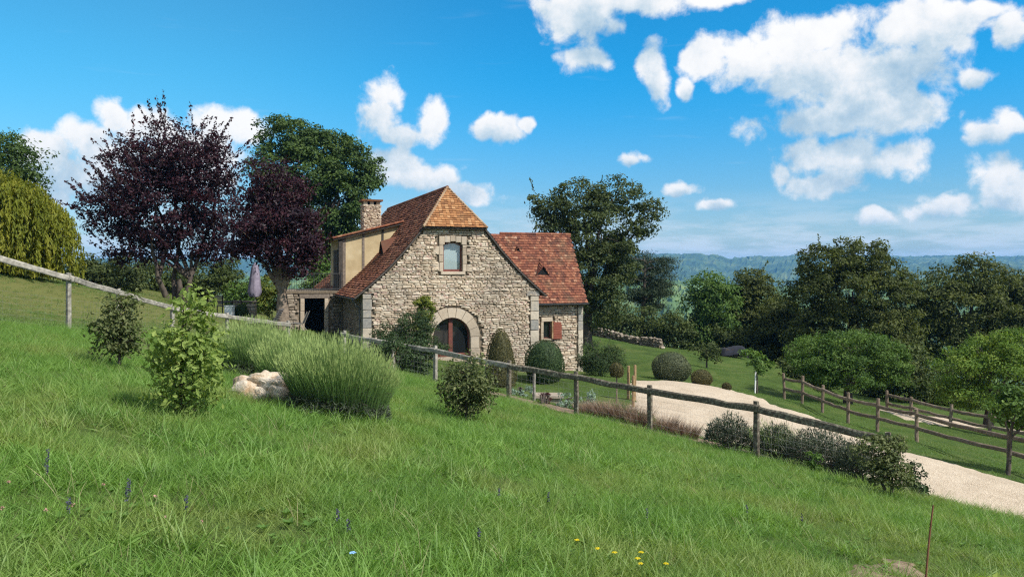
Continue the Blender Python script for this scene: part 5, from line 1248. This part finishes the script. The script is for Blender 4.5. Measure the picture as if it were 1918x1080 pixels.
# ------------------------------------------------------------------ patio furniture
def patio():
    D = 40.5
    b = at(432, D); t = thing('garden_table', 'dark rectangular garden table on the patio under the plum trees', 'table', b)
    MB().box(b + (-1.2, -.45, .70), b + (1.2, .45, .75)).build('table_top', M['timber_dark'], t, b)
    for sx in (-1.1, 1.1):
        for sy in (-.38, .38): MB().box(b + (sx - .04, sy - .04, -.05), b + (sx + .04, sy + .04, .70)).build('leg', M['metal_dark'], t, b)
    for px, lab in ((412, 'brown slatted garden chair at the left half of the patio table'), (447, 'dark slatted garden chair at the right half of the patio table')):
        c = at(px, D - .9); q = thing('garden_chair', lab, 'chair', c)
        MB().box(c + (-.22, -.22, .42), c + (.22, .22, .46)).build('seat', M['timber'], q, c)
        for k in range(4): MB().box(c + (-.24, -.25, .52 + .11 * k), c + (.24, -.22, .60 + .11 * k)).build('back_slat', M['timber'], q, c)
        for sx in (-.21, .21):
            MB().box(c + (sx - .02, -.25, 0), c + (sx + .02, -.21, .95)).build('leg', M['metal_dark'], q, c); MB().box(c + (sx - .02, .18, 0), c + (sx + .02, .22, .42)).build('leg', M['metal_dark'], q, c)
    c = at(508, 36.5); q = thing('sun_lounger', 'grey slatted sun lounger with raised back beside the pale plum trunk', 'lounger', c)
    for k in range(9): MB().box(c + (-1.05 + k * .13, -.3, .30), c + (-.95 + k * .13, .3, .33)).build('seat_slat', M['wood_grey'], q, c)
    for k in range(7):
        u = k / 7; MB().box(c + (.14 + .34 * u, -.32, .33 + .62 * u), c + (.20 + .34 * u, .32, .39 + .62 * u)).build('back_slat', M['zinc'], q, c)
    for sx in (-.95, .1):
        for sy in (-.26, .26): MB().box(c + (sx - .03, sy - .03, -.03), c + (sx + .03, sy + .03, .30)).build('leg', M['metal_dark'], q, c)
    c = at(558, 38.5); q = thing('folding_chair', 'light metal reclining chair standing left of the annexe door', 'chair', c)
    fr = MB()
    for sy in (-.24, .24):
        fr.tube([c + (-.42, sy, 0), c + (-.25, sy, .40), c + (.25, sy, .34), c + (.50, sy, .95)], .014, 5); fr.tube([c + (.38, sy, 0), c + (.10, sy, .36)], .014, 5)
    fr.build('frame', M['wood_grey'], q, c)
    MB().add([c + (-.24, -.23, .40), c + (-.24, .23, .40), c + (.25, .23, .35), c + (.25, -.23, .35)], [(0,1,2,3)]).build('seat', M['zinc'], q, c)
    MB().add([c + (.26, -.23, .37), c + (.26, .23, .37), c + (.49, .23, .92), c + (.49, -.23, .92)], [(0,1,2,3)]).build('backrest', M['zinc'], q, c)
    c = at(478, 41); q = thing('closed_parasol', 'folded mauve-grey parasol on a pole at the patio', 'parasol', c)
    MB().tube([c, c + (0, 0, 2.9)], .025, 7).build('pole', M['wood_grey'], q, c); MB().box(c + (-.3, -.3, 0), c + (.3, .3, .08)).build('base', M['annexe_stone'], q, c)
    v = []; n = 16; zs = [(2.95, .04), (2.7, .15), (2.2, .20), (1.7, .25), (1.45, .28), (1.2, .20)]
    for z_, r_ in zs:
        for k in range(n): rr = r_ * (1 + (.28 if k % 2 else -.22)); v.append(c + (math.cos(k / n * 6.283) * rr - .10 * (2.9 - z_) * .2, math.sin(k / n * 6.283) * rr, z_))
    MB().add(v, [(i*n+j, i*n+(j+1)%n, (i+1)*n+(j+1)%n, (i+1)*n+j) for i in range(len(zs)-1) for j in range(n)]).build('canopy', M['mauve'], q, c, True)
    c = at(472, 38.8); q = thing('stone_pillar', 'short rubble stone pillar at the corner of the patio', 'pillar', c)
    MB().box(c + (-.17, -.17, -.2), c + (.17, .17, .92)).build('pillar_core', M['mortar'], q, c); z_ = 0
    while z_ < .9:
        for k in range(2):
            v, f = SHAPES[rng.integers(14)]; MB().add(v * np.array([.24, .16, .13]) + c + np.array([-.11 + .23 * k, -.14, z_ + .07]), f).build('stone', M['annexe_stone'], q, c)
        z_ += .15
    clipped('topiary_ball', 'dark clipped ball shrub on the patio beside the stone pillar', at(453, 38.6), .36, .78, 'yew', 'ball', 2400, .06)
    c = at(430, 38.0); q = thing('planter', 'white cube planter on the patio below the table', 'planter', c)
    MB().box(c + (-.18, -.18, -.05), c + (.18, .18, .55)).build('pot', M['white'], q, c); MB().box(c + (-.20, -.20, .55), c + (.20, .20, .60)).build('rim', M['white'], q, c)
M['mauve'] = surf('mauve_canvas', [(0, (.15,.13,.18)), (1, (.30,.27,.34))], 4, .9)
patio()
# ------------------------------------------------------------------ small things in the meadow
def stick():
    b = G(1733, 1095); p = np.array([b - (0, 0, .05), b + (.03, .02, .32), W(1748, 945, b[1] + .05)]); o = MB().tube(bez(*p, 6), np.linspace(.010, .007, 6), 7).build('stake', M['rust_wood'], None, b, True); o.location = b
    tag(o, 'thin reddish-brown stick standing upright by the bare soil patch', 'stake')
M['rust_wood'] = surf('rusty_stick', [(0, (.09,.035,.02)), (1, (.22,.09,.05))], 12, .85)
stick()
def seedling():
    b = G(1868, 1120); t = thing('seedling', 'pale broad-leaved seedling at the edge of the bare soil', 'plant', b); st_ = MB().tube([b - (0, 0, .05), b + (0, 0, .16)], .004, 5); st_.build('stem', M['lime'], t, b)
    for k in range(6):
        a = k * 2.3 + .4; dr = np.array([math.cos(a), math.sin(a), .35]); m_ = MB(); c = b + np.array([0, 0, .10 + .016 * k]) + dr * .06
        leaves(m_, c[None], .12, np.array([[-dr[0] * .35, -dr[1] * .35, 1.0]]), np.array([.95]), .6, axis=dr[None], jitter=0); m_.build('leaf', M['lime'], t, b)
seedling()
def flowers():
    def head(b, kind, lab, cat, grp, h):
        t = thing(kind, lab, cat, b, grp); top = b + np.array([(rng.random() - .5) * .08, (rng.random() - .5) * .05, h])
        MB().tube(bez(b, (b + top) / 2 + (.01, 0, 0), top, 4), [.003, .0025, .002, .002], 4).build('stem', M['mulberry'], t, b)
        m_ = MB()
        if kind == 'sage_spike':
            n = 34; u = rng.random(n); a = rng.random(n) * 6.283; P = top + np.stack([np.cos(a) * .008, np.sin(a) * .008, u * .085], -1)
            leaves(m_, P, .018, rand_dirs(n), rng.random(n), .5); m_.build('flower_spike', M['violet'], t, b)
        else:
            n = 14; a = np.arange(n) / n * 6.283; ball = kind == 'clover_flower'; P = top + rand_dirs(n) * .008 if ball else top + np.stack([np.cos(a) * .011, np.sin(a) * .011, np.full(n, .004)], -1)
            leaves(m_, P, .013 if ball else .022, rand_dirs(n) if ball else np.stack([np.cos(a) * .3, np.sin(a) * .3, np.ones(n)], -1), rng.random(n), .7, axis=np.stack([np.cos(a), np.sin(a), np.zeros(n)], -1)); m_.build('flower_head', M[kind], t, b)
    for px, py in ((75,930),(80,905),(235,985),(245,965),(350,1000),(655,1040),(640,1015),(130,1010),(935,960),(1020,970),(1400,985),(1500,1000),(905,1050),(1210,1000)):
        head(G(px, py), 'sage_spike', 'dark violet meadow sage spike in the near grass', 'flower', 'violet sage spikes in the meadow', .15)
    for px, py in ((1085,1045),(1112,1062),(1155,1068),(1197,1078),(1203,1090),(1240,1090),(1195,1064)):
        head(G(px, py), 'yellow_flower', 'small yellow meadow flower in the near grass', 'flower', 'yellow flowers in the meadow', .13)
    head(G(664, 1085), 'blue_flower', 'single pale blue flower in the near grass', 'flower', None, .15)
    for px, py in ((200,935),(282,955),(305,1000),(150,975),(12,985),(92,985),(380,1005),(15,930),(690,940)):
        head(G(px, py), 'clover_flower', 'small pinkish clover head in the near grass', 'flower', 'pink clover heads in the meadow', .10)
M['violet'] = leafmat('sage_flower', [(0, (.03,.03,.055)), (1, (.09,.085,.14))], .1, (1,1,1,1))
M['yellow_flower'] = leafmat('yellow_petal', [(0, (.60,.45,.01)), (1, (.75,.62,.02))], .2, (1,1,1,1))
M['blue_flower'] = leafmat('blue_petal', [(0, (.20,.42,.75)), (1, (.32,.55,.85))], .2, (1,1,1,1))
M['clover_flower'] = leafmat('clover_petal', [(0, (.38,.18,.15)), (1, (.58,.38,.32))], .2, (1,1,1,1))
flowers()

# ------------------------------------------------------------------ grass (uncountable): tufts on scattered points
def grass_mat(name, green, dry):
    m, T, b = mat_new(name); p = pos(T)
    f = face(T); n1 = T.mapr(T.noise(p, .9, 4, .6), .30, .70); n2 = T.noise(p, 9, 2)
    g = T.ramp(T.math('ADD', T.math('MULTIPLY', n2, .7), T.math('MULTIPLY', n1, .3)), green)
    olive = T.mapr(T.noise(T.vmath('ADD', p, (13, 7, 0)), .55, 5, .65), .46, .62)
    deep = T.mapr(T.noise(T.vmath('ADD', p, (3, 27, 0)), 1.3, 4, .65), .52, .64)
    c = T.mix(T.math('MULTIPLY', olive, .62), g, dry); c = T.mix(T.math('MULTIPLY', deep, .45), c, (.060,.145,.024,1))
    st = T.math('GREATER_THAN', T.noise(p, 31, 1), .69); c = T.mix(T.math('MULTIPLY', st, .55), c, (.26,.25,.10,1))
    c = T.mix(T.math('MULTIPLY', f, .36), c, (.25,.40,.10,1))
    T.l.new(c, b.inputs['Base Color']); b.inputs['Roughness'].default_value = .52; b.inputs['Specular IOR Level'].default_value = .32
    tr = T.new('ShaderNodeBsdfTranslucent'); T.l.new(T.mix(1.0, c, (1.25,1.3,.6,1), 'MULTIPLY'), tr.inputs[0]); mx = T.new('ShaderNodeMixShader'); mx.inputs[0].default_value = .40
    T.l.new(b.outputs[0], mx.inputs[1]); T.l.new(tr.outputs[0], mx.inputs[2]); T.l.new(mx.outputs[0], T.n['Material Output'].inputs[0])
    return m
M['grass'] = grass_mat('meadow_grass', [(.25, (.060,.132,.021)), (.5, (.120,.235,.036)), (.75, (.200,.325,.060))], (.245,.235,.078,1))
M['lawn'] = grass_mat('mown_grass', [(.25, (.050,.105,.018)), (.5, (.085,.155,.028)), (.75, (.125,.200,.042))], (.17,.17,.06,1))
def tuft(name, mat, n, h, w, spread, lean, seg=3, seed_heads=0):
    m_ = MB(); a = rng.random(n) * 6.283; q = np.sqrt(rng.random(n)); Bp = np.stack([np.cos(a) * q * spread, np.sin(a) * q * spread, np.full(n, -.02)], -1); a2 = rng.random(n) * 6.283
    Dr = np.stack([np.cos(a2) * lean, np.sin(a2) * lean, np.ones(n)], -1) * 1.0 + rng.normal(size=(n, 3)) * .12
    L = h * (.45 + .75 * rng.random(n)); bend = np.stack([np.cos(a2) * .4 * lean * 2, np.sin(a2) * .4 * lean * 2, -.25 * rng.random(n)], -1)
    ribbons(m_, Bp, Dr, L, w * (.7 + .6 * rng.random(n)), bend, seg)
    if seed_heads:
        k = seed_heads; Bq = Bp[:k].copy(); Dq = unit(Dr[:k] + (0, 0, 1)); ribbons(m_, Bq, Dq, h * 1.7, w * .3, np.zeros((k, 3)), 3)
    o = m_.build(name, mat); COL.objects.unlink(o); return o
def scatter(name, label, pts, scale, tufts, mat):
    """one mesh of points whose geometry nodes set a tuft on each"""
    coll = bpy.data.collections.new(name + '_tufts')
    for t in tufts: coll.objects.link(t)
    me = bpy.data.meshes.new(name); me.vertices.add(len(pts)); me.vertices.foreach_set('co', np.asarray(pts).ravel())
    for nm, arr in (('sc', scale), ('rot', rng.random(len(pts)) * 6.283)): a = me.attributes.new(nm, 'FLOAT', 'POINT'); a.data.foreach_set('value', np.asarray(arr, np.float32))
    a = me.attributes.new('pick', 'INT', 'POINT'); a.data.foreach_set('value', rng.integers(0, len(tufts), len(pts)).astype(np.int32))
    o = bpy.data.objects.new(name, me); COL.objects.link(o); me.materials.append(mat)
    ng = bpy.data.node_groups.new(name, 'GeometryNodeTree'); ng.interface.new_socket('Geometry', in_out='INPUT', socket_type='NodeSocketGeometry'); ng.interface.new_socket('Geometry', in_out='OUTPUT', socket_type='NodeSocketGeometry')
    N = ng.nodes; L = ng.links; gi = N.new('NodeGroupInput'); go = N.new('NodeGroupOutput')
    ci = N.new('GeometryNodeCollectionInfo'); ci.inputs[0].default_value = coll; ci.inputs[1].default_value = True; ci.inputs[2].default_value = True
    ip = N.new('GeometryNodeInstanceOnPoints'); ip.inputs['Pick Instance'].default_value = True
    def attr(nm, ty): a = N.new('GeometryNodeInputNamedAttribute'); a.data_type = ty; a.inputs[0].default_value = nm; return a.outputs[0]
    L.new(gi.outputs[0], ip.inputs['Points']); L.new(ci.outputs[0], ip.inputs['Instance']); L.new(attr('pick', 'INT'), ip.inputs['Instance Index'])
    cx = N.new('ShaderNodeCombineXYZ'); L.new(attr('rot', 'FLOAT'), cx.inputs[2]); e2r = N.new('FunctionNodeEulerToRotation'); L.new(cx.outputs[0], e2r.inputs[0]); L.new(e2r.outputs[0], ip.inputs['Rotation'])
    cs = N.new('ShaderNodeCombineXYZ'); s_ = attr('sc', 'FLOAT'); [L.new(s_, cs.inputs[i]) for i in range(3)]; L.new(cs.outputs[0], ip.inputs['Scale'])
    L.new(ip.outputs[0], go.inputs[0])
    md = o.modifiers.new('grass', 'NODES'); md.node_group = ng
    return tag(o, label, 'grass', kind='stuff')
def hz_(x, y): return H(x, y) + (fbm(x * 0.6, y * 0.6, 3) - 0.45) * 0.07 * (np.hypot(x, y) < 30)
fence_line = lambda x: np.interp(x, fp[2:, 0], fp[2:, 1])
def field_pts(n, d0, d1, power):
    u = rng.random(n); D = (d0 ** power + (d1 ** power - d0 ** power) * u) ** (1 / power); x = (rng.random(n) * 2 - 1) * (D * .70 + 2.2)
    fy = np.where(x < fp[2, 0], 20.0 + (x - fp[2, 0]) * .7, np.where(x > fp[-1, 0], 15.0 - (x - fp[-1, 0]) * 1.15, np.interp(x, *fp[2:][np.argsort(fp[2:, 0])].T)))
    # left of x=-11 several fence points share nearly one x: keep what lies on the camera side of the polyline
    poly = [(-30, -5)] + [tuple(q) for q in fp] + [(8.1, 14.2), (9.2, 12.6), (10.6, 9.5), (14, 4), (14, -5)]
    ok = pts_in_poly(x, D, poly) & ~(pts_in_poly(x, D, BARE) & (rng.random(n) > .34)) & ~pts_in_poly(x, D, DRIVE)
    x, D = x[ok], D[ok]; return x, D
x, D = field_pts(90000, 2.6, 31, 1.2)
pat = fbm(x * .8 + 3, D * .8, 3); dry = fbm(x * .55 + 40, D * .55, 3)
keep = rng.random(len(x)) < .55 + .7 * pat; x, D, pat = x[keep], D[keep], pat[keep]
pts = np.stack([x, D, hz_(x, D)], -1)
sc_ = (.55 + .6 * rng.random(len(x))) * (.48 + 1.5 * pat) * (1 + .25 * np.clip((D - 8) / 15, 0, 1)) * (1 + .45 * np.clip((7 - D) / 3.5, 0, 1))
broad = [tuft('grass_tuft', M['grass'], n, h, w, s, l, 4) for n, h, w, s, l in ((12,.17,.011,.05,.5),(9,.13,.020,.05,.8),(10,.24,.007,.05,.35))]
tf = [tuft('grass_tuft', M['grass'], n, h, w, s, l, 3, sh) for n, h, w, s, l, sh in ((24,.13,.0042,.085,.45,0),(22,.155,.0046,.075,.4,0),(26,.12,.0040,.10,.6,0),(18,.18,.0044,.06,.3,1),(26,.11,.0052,.09,.75,0),(20,.14,.0064,.07,.55,0))]
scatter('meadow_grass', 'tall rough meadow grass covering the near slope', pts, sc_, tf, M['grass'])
xb, Db = field_pts(14000, 2.6, 16, .9)
kb = fbm(xb * 1.1 + 70, Db * 1.1, 3) > .45; xb, Db = xb[kb], Db[kb]
scatter('meadow_weeds', 'broad-bladed grasses and weeds among the near meadow grass', np.stack([xb, Db, hz_(xb, Db)], -1), .6 + .6 * rng.random(len(xb)), broad, M['grass'])
M['weed'] = leafmat('broad_weed_leaf', [(0, (.06,.13,.025)), (.5, (.10,.19,.04)), (1, (.17,.25,.07))], .3, nscale=4)
M['straw'] = stalk_mat('dry_straw', [(0, (.14,.13,.05)), (.7, (.27,.24,.11)), (1, (.38,.33,.17))])
def rosette():
    m_ = MB(); n = 9; a = np.arange(n) * 2.4 + rng.random(n); dr = np.stack([np.cos(a), np.sin(a), .5 + .5 * rng.random(n)], -1)
    leaves(m_, unit(dr) * .05 + (0, 0, .02), .10, np.stack([-np.cos(a) * .6, -np.sin(a) * .6, np.ones(n)], -1), rng.random(n), .5, axis=dr * 3, jitter=.1); o = m_.build('weed_rosette', M['weed']); COL.objects.unlink(o); return o
xb, Db = field_pts(3600, 2.6, 20, 1.2); kb = fbm(xb * .9 + 11, Db * .9 + 8, 3) + .25 * rng.random(len(xb)) > .58; xb, Db = xb[kb], Db[kb]
scatter('meadow_rosettes', 'dark broad-leaved weeds scattered through the meadow', np.stack([xb, Db, hz_(xb, Db) + .02], -1), .28 + .42 * rng.random(len(xb)) ** 2, [rosette() for _ in range(4)], M['weed'])
xb, Db = field_pts(2400, 2.6, 26, 1.2)
scatter('meadow_straw', 'thin dry seed stalks standing in the meadow grass', np.stack([xb, Db, hz_(xb, Db)], -1), .7 + .6 * rng.random(len(xb)), [tuft('straw_tuft', M['straw'], 4, .26, .0030, .05, .3, 3) for _ in range(4)], M['straw'])
# mown lawn beyond the fence
n = 60000; yy = 14 + 50 * rng.random(n) ** 1.1; xx = (rng.random(n) * 2 - 1) * (yy * .68 + 2)
poly = [(-30, -5)] + [tuple(q) for q in fp] + [(8.1, 14.2), (9.2, 12.6), (10.6, 9.5), (14, 4), (14, -5)]
cs_, sn_ = math.cos(TH), math.sin(TH); hs_ = (xx - P0[0]) * cs_ + (yy - P0[1]) * sn_; hv_ = -(xx - P0[0]) * sn_ + (yy - P0[1]) * cs_
inh = ((hs_ > -.2) & (hs_ < 11.6) & (hv_ > -.1) & (hv_ < 17)) | ((hs_ > -3.2) & (hs_ < 0) & (hv_ > 5.5) & (hv_ < 11))
ok = ~pts_in_poly(xx, yy, poly) & ~pts_in_poly(xx, yy, DRIVE) & ~pts_in_poly(xx, yy, LANE) & ~pts_in_poly(xx, yy, BED) & ~inh
xx, yy = xx[ok], yy[ok]
tf2 = [tuft('lawn_tuft', M['lawn'], n_, h, w, s, l, 2) for n_, h, w, s, l in ((26,.065,.007,.17,.5),(24,.055,.008,.18,.7),(22,.08,.007,.16,.4))]
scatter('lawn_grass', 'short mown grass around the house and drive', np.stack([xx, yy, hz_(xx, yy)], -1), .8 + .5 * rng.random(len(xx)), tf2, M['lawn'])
# ------------------------------------------------------------------ haze: the air between here and the ridge
hm = bpy.data.materials.new('valley_haze'); hm.use_nodes = True; T = NT(hm.node_tree); T.n.remove(T.n['Principled BSDF'])
pv = T.new('ShaderNodeVolumePrincipled'); pv.inputs['Color'].default_value = (.15,.49,1,1); pv.inputs['Density'].default_value = 1.25e-4; pv.inputs['Anisotropy'].default_value = 0.0
T.l.new(pv.outputs[0], T.n['Material Output'].inputs['Volume'])
o = MB().box((-9000, -2000, -150), (9000, 7500, 112)).build('haze', hm); tag(o, 'thin blue haze filling the valley', kind='stuff')
